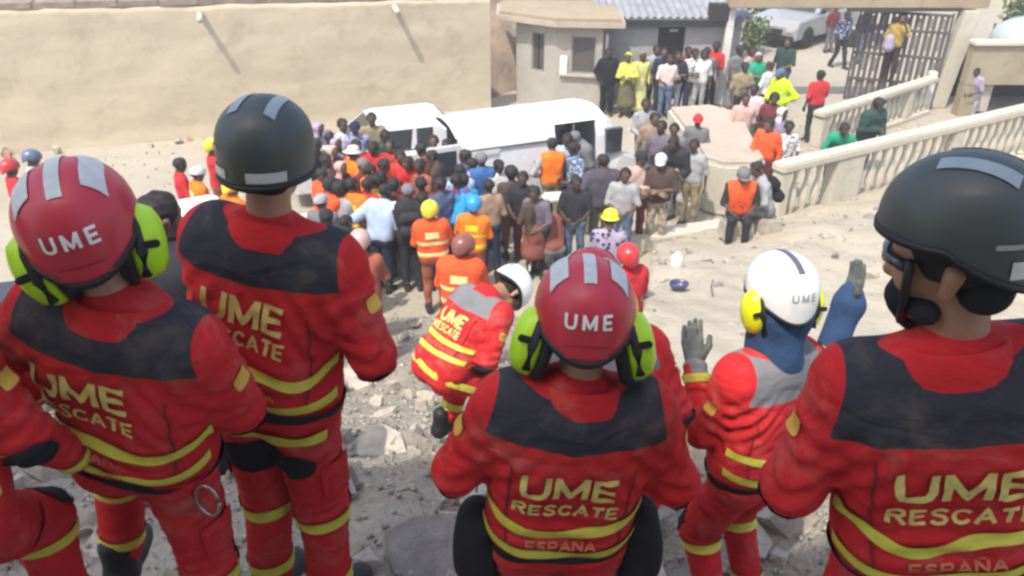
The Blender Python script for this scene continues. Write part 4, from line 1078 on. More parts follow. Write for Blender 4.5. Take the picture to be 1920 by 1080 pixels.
# leaves on bushes and trees behind the gate
M_LEAF = [mat('foliage_%s' % n, c, .7, var=.3, scale=3, bump=0) for n, c in (('mid', (.075, .11, .035)), ('pale', (.14, .18, .07)))]; M_BARK = mat('bark', (.12, .09, .07), .9, var=.3, scale=12, bump=.5)
def tree(label, x, y, zc, rx, rz, nleaf, seed, trunk=True, name='tree', cat='tree', ls=.11):
    g = np.random.default_rng(seed); root = empty(name, (x, y, 0), 0, label, cat)
    cl = g.normal(size=(16, 3)); cl /= np.linalg.norm(cl, axis=1)[:, None]; cl *= g.uniform(.35, .95, (16, 1)); V = []; mi = []
    for i in range(nleaf):
        c = cl[g.integers(16)]; p = np.array((c[0] * rx, c[1] * rx, c[2] * rz + zc)) + g.normal(size=3) * np.array((rx, rx, rz)) * .2
        p[2] = max(.03, p[2])
        q = Euler(tuple(g.uniform(0, 6.28, 3))).to_matrix(); s = ls * g.uniform(.6, 1.4)
        for b in ((-.5, -.25, 0), (.5, -.3, .1), (.55, .3, 0), (-.45, .28, .1)): V.append(Vector(p) + q @ Vector(b) * s)
        mi.append(int(g.random() < .35))
    me = mesh_np('crown', V, np.arange(len(V)).reshape(-1, 4), False); me.materials.append(M_LEAF[0]); me.materials.append(M_LEAF[1]); me.polygons.foreach_set('material_index', np.array(mi, np.int32)); obj('crown', me, None, root)
    m = MB()
    if trunk:
        m.tube([(0, 0, -.05), (.05, 0, zc * .5), (0, .05, zc)], .14, 8, .06)
        for k in range(5): c = cl[k]; m.tube([(.03, 0, zc * .6), (c[0] * rx * .5, c[1] * rx * .5, zc + c[2] * rz * .3), (c[0] * rx, c[1] * rx, zc + c[2] * rz)], .05, 6, .015)
    else:
        for k in range(6): c = cl[k]; m.tube([(0, 0, -.02), (c[0] * rx * .6, c[1] * rx * .6, zc * .7), (c[0] * rx, c[1] * rx, zc + c[2] * rz * .6)], .025, 6, .01)
    m.build('trunk', M_BARK, root, True); return root
tree('loose green tree behind the beige parapet at the top right corner', 17.0, 25.5, 2.4, 2.0, 1.2, 2600, 1, ls=.16)
tree('low grey green bush just inside the gate opening, left of the parked car', 8.15, 27.6, .6, .62, .55, 900, 2, False, 'bush', 'bush', .1)
tree('pale green hedge bush beyond the street, left of the parked car', 8.9, 33.5, 1.0, 1.5, .8, 1600, 4, False, 'bush', 'bush', .16)
tree('dark leafy shrub behind the domed tank', 15.2, 24.2, 1.3, 1.0, .9, 1200, 6, False, 'bush', 'bush', .13)
MB().box((22, 38, 1.2), (34, .3, 2.4)).build('far_wall', M_CREAM, None)
tag(bpy.data.objects['far_wall'], 'plain pale wall across the far side of the street', 'wall')
# unseen block added behind the rescuers so that its shadow covers them
dbk = empty('shade_block_behind', (0, -3.0, 0), 0); dbk['kind'] = 'structure'
m = MB()
def bays(x0, x1, top):
    n = int((top - 3.9) / 2.5) + 1; cx = (x0 + x1) / 2; wd_ = x1 - x0
    m.box((cx, -.15, 1.9), (wd_, .3, 4.4)); z = 4.1
    while z < top - 1.2:
        m.box((cx, -.15, z + .35), (wd_, .3, .7)); k = max(2, int(wd_ / 2.2))
        for i in range(k + 1): m.box((min(x1 - .35, max(x0 + .35, x0 + wd_ * i / k)), -.15, z + 1.35), (.7, .296, 1.3))
        z += 2.0
    m.box((cx, -.15, (z + top) / 2), (wd_, .3, top - z)); m.box((cx, -3.2, top / 2), (wd_, .2, top - .3)); m.box((cx, -1.7, top - .12), (wd_ - .02, 2.8, .2))
bays(-9.5, -3.32, 16.4); bays(-3.30, 3.5, 14.9)  # roofline stepped to shape the edge of the added shade
obj('shade_facade', m.mesh('shade_facade'), M_CREAM, dbk)

hz = MB().box((0, 25, 8.2), (124, 134, 18.6)).build('haze', None); hz['kind'] = 'stuff'
hm = bpy.data.materials.new('dusty_air'); hm.use_nodes = True; hn = hm.node_tree.nodes; hn.remove(hn['Principled BSDF'])
pv = hn.new('ShaderNodeVolumePrincipled'); pv.inputs['Color'].default_value = (.93, .9, .86, 1); pv.inputs['Density'].default_value = .0065; pv.inputs['Anisotropy'].default_value = .35
hm.node_tree.links.new(pv.outputs['Volume'], hn['Material Output'].inputs['Volume']); hz.data.materials.append(hm)
# ------------------------------------------------------------------ build the foreground rescuers
def knee_slit(root): pass
J, yaw, s, P = FG['A']
rA, FA, GA = rescuer('rescuer standing tall in dark helmet and red uniform, back turned, second from the left', J, P, yaw, s, 1, helm='dark', bands=(1.075, .975), yz=1.365, yx=.235, txt=(-.02, 1.245), txt_h=.088, txt_w=.26, txt_rot=4, wave=(.016, 2.2, .5), lw=.017, hs=.9)
belt(J, rA, FA, .945, .045)
obj('waist_band', torso_band(GA, J, -65, 65, lambda t: .885 - .03 * math.sin(math.pi * t), .04, .014), C_BAND, rA)
obj('seat_patch', limb_patch(GA, J['hipL'].lerp(J['hipR'], .35), J['knL'].lerp(J['knR'], .4), .42, .17, (0, -1, 0), 68, sq=2.4), C_BLACK, rA)
J, yaw, s, P = FG['B']
rB, FB, GB = rescuer('rescuer in red helmet with lime ear cups at the left edge, one foot raised', J, P, yaw, s, 2, helm='red', cups=8, bands=(1.085, .985), yz=1.365, txt=(-.055, 1.245), txt_h=.085, txt_w=.28, wave=(.008, 1.2, 0), yx=.235, lw=.017)
belt(J, rB, FB, .93, .06)
m = MB(); m.tube([J['hipR'] + Vector((.13 + .035 * math.cos(a), -.07, -.05 + .055 * math.sin(a))) for a in [2 * math.pi * k / 16 for k in range(17)]], .005, 6); m.build('carabiner', mat('steel', (.45, .45, .47), .3, metal=1, bump=0), rB, True)
J, yaw, s, P = FG['C']
rC, FC, GC = rescuer('rescuer in the centre with red helmet and two lime ear cups, back to the viewer', J, P, yaw, s, 3, helm='red', cups=-14, bands=(1.06, .965), yz=1.36, txt=(-.005, 1.205), txt_h=.083, txt_w=.29, txt_rot=2, wave=(.009, 1.0, 2.2), yx=.24, yslant=.16, lw=.017, helm_tilt=-4, cup_open=.02)
belt(J, rC, FC, .935, .05)
for sd in (-1, 1):
    F = Field(); F.cap((sd * .235, -.01, .96), (sd * .245, -.01, .8), .065, .075, k=.03).cap((sd * .25, .05, .95), (sd * .25, .05, .82), .055, k=.05); F.wrinkle(.004, 9, 20, 40); v, q = F.mesh(.014)
    obj('hip_bag', mesh_np('hip_bag', v, q), C_BLACK, rC)
J, yaw, s, P = FG['D']
rD, FD, GD = rescuer('rescuer in dark helmet at the right edge looking left, lettering cut by the frame', J, P, yaw, s, 4, helm='dark_cut', bands=(1.06, .955), yz=1.345, txt=(.005, 1.2), txt_h=.083, txt_w=.29, wave=(.016, 2.0, .2), yx=.235, yslant=.03, lw=.017, hs=.96)
belt(J, rD, FD, .925, .05)
Mh = J['Mh']; F = Field(); F.cap((-.03, .07, -.075), (.03, .07, -.075), .036, k=.03).cap((0, .075, -.11), (0, .055, -.135), .03, k=.03).cap((-.06, .02, -.09), (.06, .02, -.09), .026, k=.03); v, q = F.mesh(.01); obj('face_mask', mesh_np('face_mask', v, q), C_BLACK, rD, Mh)
for sd in (-1, 1): MB().tube([(sd * .1, .05, .03), (sd * .09, .055, -.02), (sd * .07, .06, -.08), (sd * .03, .07, -.135)], .009, 8).build('chin_strap', M_BLACK, rD, True, M=Mh)
MB().tube([(-.088, .06, .012), (-.06, .1, .014), (0, .114, .014), (.06, .1, .014), (.088, .06, .012)], .012, 8).build('glasses', mat('smoked_lens', (.05, .055, .06), .1, bump=0, coat=.5), rD, True, M=Mh)
J, yaw, s, P = FG['W']
rW, FW, GW = rescuer('rescuer in white helmet with yellow ear cups leaning left and clapping gloved hands', J, P, yaw, s, 5, helm='white', cups=6, bands=(1.06, .97), yoke=C_GREY, yz=1.33, letters=False, gloves='own', hair_m=None)
belt(J, rW, FW, .93, .05)
M_GG = mat('grey_green_glove', (.11, .12, .11), .8, var=.3, scale=30, bump=.3)
for k in 'LR': glove(J, k, rW, M_GG, GLOVE_OPEN, 1.15)
F = Field(); F.cap(tuple(J['nb'] + Vector((0, 0, -.04))), tuple(J['Mh'] @ Vector((0, -.02, -.03))), .118, .112, k=.03); F.cap(tuple(J['Mh'] @ Vector((-.02, -.03, -.07))), tuple(J['Mh'] @ Vector((.02, -.03, -.07))), .095, k=.04); F.wrinkle(.005, 4, 20, 45); v, q = F.mesh(.012)
C_BLUE = cloth((.035, .07, .15), 'blue_cloth'); obj('neck_hood', mesh_np('neck_hood', v, q), C_BLUE, rW)
F = Field(); a, b = J['elR'], J['wrR']; F.cap(tuple(a.lerp(b, .35)), tuple(b), .07, .062, k=.03).cap(tuple(b), tuple(b + (b - a).normalized() * .05), .06, .05, k=.03); F.wrinkle(.005, 8, 20, 45); v, q = F.mesh(.012); obj('blue_sleeve', mesh_np('blue_sleeve', v, q), C_BLUE, rW)
J, yaw, s, P = FG['U']
rU, FU, GU = rescuer('rescuer in red with grey yoke squatting on the pale rubble, back turned, white helmet', J, P, yaw, s, 6, helm='white', bands=(1.09, 1.0), yoke=C_GREY, yz=1.32, txt=(0, 1.2), txt_h=.085, txt_w=.27, wave=(.004, 1, 0), h=.015, lw=.02)
J, yaw, s, P = FG['F']
rF, FF, GF = rescuer('rescuer mostly hidden in front of the central helmet, red sleeves showing either side', J, P, yaw, s, 7, helm='red', cups=-10, yoke=C_GREY, letters=False, h=.016)
J, yaw, s, P = FG['E']
rE, FE, GE = rescuer('rescuer cut off by the left edge, only a red sleeve and knee showing', J, P, yaw, s, 8, helm='red', letters=False, h=.016)
# ------------------------------------------------------------------ vehicles
M_TYRE = mat('tyre_rubber', (.02, .02, .02), .85, bump=.2); M_RIM = mat('alloy_rim', (.3, .3, .31), .4, metal=.6); M_LAMP = mat('lamp_glass', (.5, .5, .5), .15, bump=0, coat=.5); M_TAIL = mat('red_lamp', (.3, .01, .01), .2, bump=0)
def car(name, label, cat, loc, rz, m, L, W, prof, cab, glass_rows, wheels, wr=.33, group=None, clad=None, cab_m=None):
    """prof: lower-body outline (x, z) front = +x ; cab: (x0 bottom rear, x1 top rear, x2 top front, x3 bottom front, z0, z1)"""
    root = empty(name, loc, rz, label, cat, group)
    V = []; n = len(prof); ys = [(-W / 2, .93), (-W / 2 + .06, 1), (W / 2 - .06, 1), (W / 2, .93)]
    for k, (y, sc_) in enumerate(ys):
        for x, z in prof: V.append((x * (1 if sc_ == 1 else .985), y if sc_ == 1 else y, z if sc_ == 1 else (z - .5) * .9 + .5))
    F = []
    for k in range(3):
        for i in range(n): F.append([k * n + i, k * n + (i + 1) % n, (k + 1) * n + (i + 1) % n, (k + 1) * n + i])
    F.append([i for i in range(n)][::-1]); F.append([3 * n + i for i in range(n)])
    b = MB().add(V, F).build('body', m, root, bevel=.025)
    x0, x1, x2, x3, z0, z1 = cab; t = .12; w0 = W / 2 - .05; w1 = W / 2 - t
    CV = [(x0, -w0, z0), (x3, -w0, z0), (x3, w0, z0), (x0, w0, z0), (x1, -w1, z1), (x2, -w1, z1), (x2, w1, z1), (x1, w1, z1)]
    MB().add(CV, [[3, 2, 1, 0], [4, 5, 6, 7], [0, 1, 5, 4], [1, 2, 6, 5], [2, 3, 7, 6], [3, 0, 4, 7]]).build('cabin', cab_m or m, root, bevel=.05)
    def quad(fn, a0, a1, b0, b1, nm):
        P = [fn(a0, b0), fn(a1, b0), fn(a1, b1), fn(a0, b1)]; c = sum((Vector(q) for q in P), Vector()) / 4
        nn = (Vector(P[1]) - Vector(P[0])).cross(Vector(P[2]) - Vector(P[0])).normalized()
        if nn.dot(c - Vector((0, 0, .7))) < 0: nn = -nn
        P = [Vector(q) + nn * .008 for q in P] + [Vector(q) - nn * .004 for q in P]
        MB().add(P, [[0, 1, 2, 3], [7, 6, 5, 4], [0, 4, 5, 1], [1, 5, 6, 2], [2, 6, 7, 3], [3, 7, 4, 0]]).build(nm, M_GLASS, root)
    lerp = lambda a, b, t_: a + (b - a) * t_
    for sd in (-1, 1):
        side = lambda a, v_: (lerp(lerp(x0, x3, a), lerp(x1, x2, a), v_), sd * lerp(w0, w1, v_), lerp(z0, z1, v_))
        for a0, a1 in glass_rows: quad(side, a0, a1, .1, .86, 'side_window')
    quad(lambda a, v_: (lerp(x3, x2, v_), lerp(-lerp(w0, w1, v_), lerp(w0, w1, v_), a), lerp(z0, z1, v_)), .07, .93, .08, .9, 'windscreen')
    quad(lambda a, v_: (lerp(x0, x1, v_), lerp(-lerp(w0, w1, v_), lerp(w0, w1, v_), a), lerp(z0, z1, v_)), .1, .9, .15, .85, 'rear_window')
    for x in wheels:
        for sd in (-1, 1):
            M_ = RX(90)
            wh = MB().lathe([(wr * .62, -.1), (wr * .94, -.1), (wr, -.06), (wr, .06), (wr * .94, .1), (wr * .62, .1)], (0, 0, 0), 22, M=M_).build('wheel', M_TYRE, root, True); wh.location = (x, sd * (W / 2 - .08), wr)
            MB().lathe([(.03, -.085), (wr * .6, -.075), (wr * .64, 0), (wr * .6, .075), (.03, .085)], (0, 0, 0), 18, M=M_).build('rim', M_RIM, wh, True)
    xf_ = max(p[0] for p in prof); xr = min(p[0] for p in prof)
    for sd in (-1, 1):
        MB().box((xf_ - .03, sd * (W / 2 - .25), .68), (.12, .32, .16)).build('headlight', M_LAMP, root, bevel=.03)
        MB().box((xr + .02, sd * (W / 2 - .14), .78), (.08, .14, .26)).build('tail_light', M_TAIL, root, bevel=.02)
        MB().box((lerp(x3, x2, .25) - .1, sd * (W / 2 + .06), z0 + .1), (.1, .16, .13)).build('mirror', M_BLACK, root, bevel=.03)
    MB().box((xf_ - .01, 0, .4), (.14, W - .1, .2)).build('front_bumper', clad or m, root, bevel=.04); MB().box((xr + .01, 0, .42), (.14, W - .1, .2)).build('rear_bumper', clad or m, root, bevel=.04)
    MB().box((xf_ + .035, 0, .62), (.04, W * .45, .12)).build('grille', M_BLACK, root)
    return root
P_CARW = plastic((.68, .69, .69), 'white_car_paint', .3); P_CARG = plastic((.34, .35, .36), 'silver_grey_car_paint', .35); P_CARB = plastic((.03, .032, .035), 'black_car_paint', .25)
SEDAN = [(2.1, .3), (2.12, .62), (1.95, .82), (1.0, .92), (-1.45, .95), (-2.0, .93), (-2.1, .7), (-2.08, .3)]
SUVP = [(2.2, .35), (2.22, .75), (2.1, .98), (1.0, 1.08), (-2.0, 1.08), (-2.15, .8), (-2.12, .35)]
# white van with its sliding door open (built on its own because of the opening)
van = empty('white_van', (.42, 14.75, 0), math.atan2(1.05, 2.55), 'long white van with sliding door open, crowd pressed around it', 'van')
VL, VW = 3.9, 1.55; x0, x1 = -1.75, 1.9
def vsec(x, sd):   # side outline of the van body at one end: sill, belt, roof edge
    return [(x, sd * VW / 2, .3), (x, sd * VW / 2, 1.0), (x, sd * (VW / 2 - .05), 1.45), (x, sd * (VW / 2 - .13), 1.74)]
DX0, DX1 = .12, .95
m = MB()
for sd in (-1, 1):
    for (a, b) in (((x0, DX0), (DX1, 1.2)) if sd < 0 else ((x0, 1.2),)):
        A_, B_ = vsec(a, sd), vsec(b, sd); V = A_ + B_ + [(p[0], p[1] - sd * .05, p[2]) for p in A_ + B_]
        m.add(V, [[i, i + 1, 5 + i, 4 + i] for i in range(3)] + [[8 + i, 12 + i, 13 + i, 9 + i] for i in range(3)] + [[i, 8 + i, 9 + i, i + 1] for i in range(3)] + [[4 + i, 5 + i, 13 + i, 12 + i] for i in range(3)])
m.build('body', P_CARW, van, bevel=.008)
V = []; Q = []; nx, ny = 16, 12
for i in range(nx + 1):
    x = x0 - .03 + (1.24 - x0) * i / nx
    for j in range(ny + 1):
        y = (j / ny - .5) * (VW - .255); e = abs(j / ny - .5) * 2; V.append((x, y, 1.735 + .14 * (1 - e ** 2.2) - (.03 if i in (0, nx) else 0)))
for i in range(nx):
    for j in range(ny): a = i * (ny + 1) + j; Q.append((a, a + ny + 1, a + ny + 2, a + 1))
obj('roof', mesh_np('roof', V, np.array(Q)), P_CARW, van)
m = MB()
for j in range(-2, 3): m.box((-.25, j * .24, 1.88 - .016 * j * j), (2.7, .03, .012))
m.build('roof_ribs', P_CARW, van)
MB().box((-.2, 0, .36), (2.8, VW - .12, .08)).build('floor', M_DARK, van); MB().box((.35, .66, 1.0), (1.5, .04, 1.2)).build('inner_wall', mat('grey_liner', (.2, .2, .21), .8), van)
# sliding door slid back along the side, with a track line and a small emblem
A_, B_ = vsec(-1.0, -1), vsec(.1, -1); V = [(q[0], q[1] - .05, q[2] + (.06 if k == 0 else 0) - (.06 if k == 3 else 0)) for S_ in (A_, B_) for k, q in enumerate(S_)]
V2 = [(q[0], q[1] + .04, q[2]) for q in V]
MB().add(V + V2, [[i, i + 1, 5 + i, 4 + i] for i in range(3)] + [[8 + i, 12 + i, 13 + i, 9 + i] for i in range(3)] + [[0, 8, 9, 1], [1, 9, 10, 2], [2, 10, 11, 3], [4, 5, 13, 12], [5, 6, 14, 13], [6, 7, 15, 14], [3, 11, 15, 7], [0, 4, 12, 8]]).build('sliding_door', plastic((.68, .71, .74), 'pale_blue_white_paint', .35), van, bevel=.01)
MB().box((-.25, -VW / 2 - .062, 1.12), (.24, .012, .1)).build('emblem', mat('grey_emblem', (.35, .37, .42), .5), van)
MB().box((-.85, -VW / 2 - .02, 1.5), (1.7, .03, .025)).build('door_track', M_GATE, van)
# rear doors, one swung open and dark inside; nose and windscreen to the right
MB().box((x0 - .02, .3, 1.05), (.05, .75, 1.35)).build('rear_door', P_CARW, van, bevel=.02)
MB().box((x0 - .3, -.76, 1.0), (.62, .05, 1.3)).build('rear_door', P_CARW, van, bevel=.02); MB().box((x0 - .31, -.79, 1.32), (.46, .012, .45)).build('rear_window', M_GLASS, van)
m = MB(); nose = [(x - .52, z) for x, z in [(1.70, .32), (2.36, .32), (2.42, .6), (2.34, .92), (2.05, 1.04), (1.78, 1.72), (1.70, 1.74)]]
V = [(x, -VW / 2 + (.13 if z > 1.5 else .02), z) for x, z in nose] + [(x, VW / 2 - (.13 if z > 1.5 else .02), z) for x, z in nose]; k = len(nose)
m.add(V, [list(range(k)), [k + i for i in range(k)][::-1]] + [[i, k + i, k + (i + 1) % k, (i + 1) % k] for i in range(k)]).build('nose', P_CARW, van, bevel=.03)
MB().add([(x - .52, y, z) for x, y, z in [(2.06, -.62, 1.07), (2.06, .62, 1.07), (1.81, .56, 1.68), (1.81, -.56, 1.68), (2.03, -.62, 1.05), (2.03, .62, 1.05), (1.78, .56, 1.66), (1.78, -.56, 1.66)]], [[0, 1, 2, 3], [7, 6, 5, 4], [0, 4, 5, 1], [1, 5, 6, 2], [2, 6, 7, 3], [3, 7, 4, 0]]).build('windscreen', M_GLASS, van)
MB().box((1.3, -VW / 2 + .03, 1.33), (.34, .1, .46)).build('cab_window', M_GLASS, van)
for x in (-1.15, 1.4):
    for sd in (-1, 1):
        wh = MB().lathe([(.2, -.09), (.29, -.09), (.31, -.05), (.31, .05), (.29, .09), (.2, .09)], n=20, M=RX(90)).build('wheel', M_TYRE, van, True); wh.location = (x, sd * (VW / 2 - .06), .31)
        MB().lathe([(.03, -.08), (.19, -.07), (.2, 0), (.19, .07), (.03, .08)], n=16, M=RX(90)).build('rim', M_RIM, wh, True)
car('white_pickup', 'low white car with grey windscreen beside the crowd, left of the van', 'car', (-2.45, 15.75, 0), R(200), P_CARW, 4.2, 1.7, SEDAN, (-1.6, -1.0, .35, 1.05, .92, 1.42), ((.12, .48), (.53, .9)), (-1.3, 1.35))
car('parked_car', 'white car with dark windows standing behind the left red helmet', 'car', (-4.55, 10.7, 0), R(28), P_CARW, 4.2, 1.75, SEDAN, (-1.75, -1.2, .3, 1.1, .93, 1.5), ((.1, .47), (.52, .9)), (-1.3, 1.35))
car('dark_car', 'black car with a pale trim strip low at the left edge', 'car', (-5.6, 8.2, 0), R(14), P_CARB, 4.2, 1.75, SEDAN, (-1.75, -1.2, .3, 1.1, .93, 1.44), ((.1, .47), (.52, .9)), (-1.3, 1.35), clad=P_CARW)
car('parked_suv', 'silver grey off road car parked in the street beyond the gateway', 'car', (10.6, 29.9, 0), R(222), P_CARG, 4.4, 1.85, SUVP, (-2.0, -1.85, .35, .95, 1.06, 1.78), ((.05, .33), (.37, .62), (.66, .93)), (-1.35, 1.4), .38, clad=M_BLACK)
def motorcycle(loc, rz, label):
    r = empty('motorcycle', loc, rz, label, 'motorcycle')
    for x in (-.62, .64):
        w_ = MB().lathe([(.22, -.045), (.3, -.04), (.31, 0), (.3, .04), (.22, .045)], n=20, M=RX(90)).build('wheel', M_TYRE, r, True); w_.location = (x, 0, .31)
        MB().box((0, 0, 0), (.4, .012, .03)).box((0, 0, 0), (.03, .012, .4)).build('spokes', M_RIM, w_)
    MB().tube([(-.62, 0, .31), (-.1, 0, .42), (.3, 0, .75), (.42, 0, .85)], .04, 8).tube([(.64, .06, .31), (.42, .06, .95)], .025, 8).tube([(.64, -.06, .31), (.42, -.06, .95)], .025, 8).build('frame', M_BLACK, r, True)
    MB().box((0, 0, .42), (.36, .24, .3)).build('engine', M_GATE, r, bevel=.04); F = Field(); F.cap((.02, 0, .75), (.28, 0, .8), .1, .12); v, q = F.mesh(.025); obj('fuel_tank', mesh_np('fuel_tank', v, q), plastic((.25, .03, .03), 'red_tank'), r)
    MB().box((-.34, 0, .8), (.62, .24, .09)).build('seat', M_BLACK, r, bevel=.03); MB().tube([(.4, -.36, 1.0), (.42, 0, .96), (.4, .36, 1.0)], .016, 8).build('handlebar', M_BLACK, r, True); MB().lathe([(.02, -.05), (.09, 0), (.09, .04)], (.56, 0, .85), 14, M=RY(90)).build('headlight', M_LAMP, r, True)
    return r
motorcycle((12.45, 28.3, 0), R(160), 'motorcycle with a rider beside the parked silver car outside the gate')
# ------------------------------------------------------------------ the crowd
SKD = [skin(c) for c in ((.075, .042, .028), (.11, .062, .04), (.15, .085, .055), (.055, .032, .022))]
COLS = dict(black=(.013, .013, .016), dark=(.03, .03, .035), grey=(.16, .16, .165), lgrey=(.32, .32, .33), mauve=(.15, .125, .155), polo=(.075, .068, .085), brown=(.085, .058, .048), tan=(.30, .21, .15), pink=(.48, .33, .29), white=(.62, .61, .59), blue=(.05, .13, .34), bblue=(.03, .28, .58), lblue=(.36, .44, .60), navy=(.025, .03, .06), jeans=(.10, .14, .22), ljeans=(.28, .34, .42), red=(.5, .03, .035), maroon=(.14, .035, .035), orange=(.85, .19, .02), dorange=(.72, .1, .03), yellow=(.78, .58, .03), yg=(.5, .52, .10), lime=(.5, .72, .02), olive=(.12, .11, .06), khaki=(.27, .22, .14), green=(.02, .28, .16), redbrown=(.22, .075, .06), beige=(.42, .33, .25), lilac=(.33, .28, .38), rust=(.3, .1, .06), camo=(.2, .19, .14), pinkw=(.6, .48, .47), dgreen=(.03, .06, .05))
cl = lambda c: cloth(COLS[c] if isinstance(c, str) else c, c if isinstance(c, str) else 'cloth')
M_HV = mat('hi_vis_tape', (.72, .66, .30), .5, bump=0)
M_PAT = {}
def pattern(ca, cb):
    k = (ca, cb)
    if k not in M_PAT:
        m, n, l, b = _new('patterned_cloth'); tc = n.new('ShaderNodeTexCoord'); v_ = n.new('ShaderNodeTexVoronoi'); v_.inputs['Scale'].default_value = 14; l.new(tc.outputs['Object'], v_.inputs['Vector'])
        r = n.new('ShaderNodeValToRGB'); r.color_ramp.interpolation = 'CONSTANT'; r.color_ramp.elements[0].color = (*COLS[ca], 1); r.color_ramp.elements[1].color = (*COLS[cb], 1); r.color_ramp.elements[1].position = .42
        l.new(v_.outputs['Distance'], r.inputs['Fac']); l.new(r.outputs['Color'], b.inputs['Base Color']); b.inputs['Roughness'].default_value = .95; M_PAT[k] = m
    return M_PAT[k]
def col(c):
    if isinstance(c, tuple) and isinstance(c[0], str): return pattern(*c)
    return cl(c)
_seed = [100]
def crowd(label, px, py, yaw=0, h=1.7, top='grey', bot='dark', arm=('down', 'down'), leg=('stand', 'stand'), sleeve=.55, hd='hair', hc=None, vest=None, bands=None, lean=0, side=0, twist=0, head=(0, 0, 0), skin_i=None, bulk=0.0, belly=0.0, dress=0, shorts=0, pel=None, hh=None, group=None, loc=None, bag=None, cup=None, wd=1.0, longtop=0, dz=0.0):
    _seed[0] += 1; sd = _seed[0]; rg = np.random.default_rng(sd)
    s = h / 1.75
    P = Vector(loc) if loc is not None else stand(px, py, hh if hh else h * 1.0)
    P.z += dz
    near = P.y < 16; vx = .022 if P.y < 12 else (.026 if P.y < 17 else .031)
    if head == (0, 0, 0): head = (rg.uniform(-18, 18), rg.uniform(-2, 14), rg.uniform(-4, 4))
    J = joints(arm, leg, lean + rg.uniform(-1, 3), twist + rg.uniform(-6, 6), side + rg.uniform(-2, 2), pel or (0, 0, .95), head, wd)
    root = empty('person', P, R(yaw), label, 'person', group, s)
    sk = SKD[rg.integers(4)] if skin_i is None else (SK_TAN if skin_i == 'tan' else SKD[skin_i])
    obj('body', body_mesh('body', J, .03, sk, 1 if near else 0, eyes=near), None, root)
    F = Field(); torso(F, J, .008 + bulk, wd, belly, .78 if longtop else .93); arms(F, J, .07 + bulk, .054 + bulk * .8, .042 + bulk * .6, sleeve)
    if sleeve < .6:
        F.p = F.p[:-4] if False else F.p
    F.wrinkle(.0065, sd, 14, 40); v, q = F.mesh(vx); obj('top', mesh_np('top', v, q), col(top), root)
    if dress:
        G = Field(); a = J['hipL'].lerp(J['hipR'], .5); b = J['anL'].lerp(J['anR'], .5); b = a.lerp(b, dress); G.cap(tuple(a + Vector((-.05, 0, .1))), tuple(b + Vector((-.07, 0, .12))), .13, .2, k=.1).cap(tuple(a + Vector((.05, 0, .1))), tuple(b + Vector((.07, 0, .12))), .13, .2, k=.1); G.wrinkle(.008, sd + 1, 10, 26)
        v, q = G.mesh(vx); obj('skirt', clip_mesh('skirt', v, q, [(b + Vector((0, 0, .02)), (0, 0, 1))]), col(bot), root)
    else:
        G = Field(); legs(G, J, .098, .072, .06, .66 if shorts else .95, .008 + bulk * .5); G.wrinkle(.0065, sd + 1, 14, 38); v, q = G.mesh(vx); obj('shorts' if shorts else 'trousers', mesh_np('trousers', v, q), col(bot), root)
    for k in 'LR': boot(J, k, root, M_SHOE, 1.0, 'shoe')
    Mh = J['Mh']
    if vest:
        F2 = Field(); torso(F2, J, .022 + bulk, wd, belly); F2.wrinkle(.003, sd, 12, 32); v, q = F2.mesh(vx * .85); Mt = J['Mt']; up = Mt.to_3x3() @ Vector((0, 0, 1))
        if bands:
            zs = [(z - .028, z + .028) for z in (1.02, 1.2)]; pls = [(Mt @ Vector((0, 0, z)), up) for pr in zs for z in pr]; Mi = Mt.inverted()
            a, b = split_mesh(v, q, pls, lambda c: any(z0 < (Mi @ c).z < z1 for z0, z1 in zs)); obj('vest', a, col(vest), root); obj('reflective_bands', b, col(bands) if bands != 'hv' else M_HV, root)
        else: obj('vest', mesh_np('vest', v, q), col(vest), root)
        if bands and near:
            m = [ribbon([(-.1, 1.33), (.1, 1.33)], .1)]; obj('back_panel', back_print(F2, J, m, .006), M_HV if bands == 'hv' else col(bands), root)
    hc_ = hc
    if hd == 'hair': obj('hair', hair('short'), M_HAIRD if not hc else mat('grey_hair', COLS[hc], .8, bump=.4, bscale=200), root, Mh)
    elif hd == 'afro': obj('hair', hair('afro'), M_HAIRD, root, Mh)
    elif hd == 'long': obj('hair', hair('long'), M_HAIRD, root, Mh)
    elif hd == 'scarf': obj('headscarf', hair('scarf'), cl(hc), root, Mh)
    elif hd == 'cap':
        obj('hair', hair('short'), M_HAIRD, root, Mh); c = obj('cap', hair('cap'), cl(hc), root, Mh); obj('brim', cap_brim(), cl(hc), c)
    elif hd == 'sunhat': obj('hair', hair('short'), M_HAIRD, root, Mh); obj('sun_hat', sun_hat(), cl(hc), root, Mh)
    elif hd == 'hardhat': obj('hair', hair('short'), M_HAIRD, root, Mh); obj('helmet', hard_hat(), plastic(COLS[hc] if isinstance(hc, str) else hc, 'hat_plastic'), root, Mh)
    elif hd == 'rescue': 
        h_ = obj('helmet', RES_LOW, plastic(COLS[hc], 'helmet_plastic'), root, Mh @ T(0, -.012, .035))
        if cup: 
            for s_ in (-1, 1): MB().lathe([(.001, .05), (.04, .04), (.055, .0)], n=12, M=RY(90 * s_)).build('ear_cup', cl(cup), h_, True, M=T(s_ * .125, 0, -.07))
    if bag:
        F3 = Field(); q = lambda x, y, z: tuple(J['Mt'] @ Vector((x, y, z))); F3.cap(q(-.08, -.19 - bulk, 1.32), q(.08, -.19 - bulk, 1.32), .09, k=.05).cap(q(-.08, -.2 - bulk, 1.1), q(.08, -.2 - bulk, 1.1), .1, k=.08).cap(q(-.13, -.02, 1.46), q(-.12, -.16, 1.3), .025, k=.02).cap(q(.13, -.02, 1.46), q(.12, -.16, 1.3), .025, k=.02); v, q_ = F3.mesh(vx); obj('backpack', mesh_np('backpack', v, q_), cl(bag), root)
    return root, J
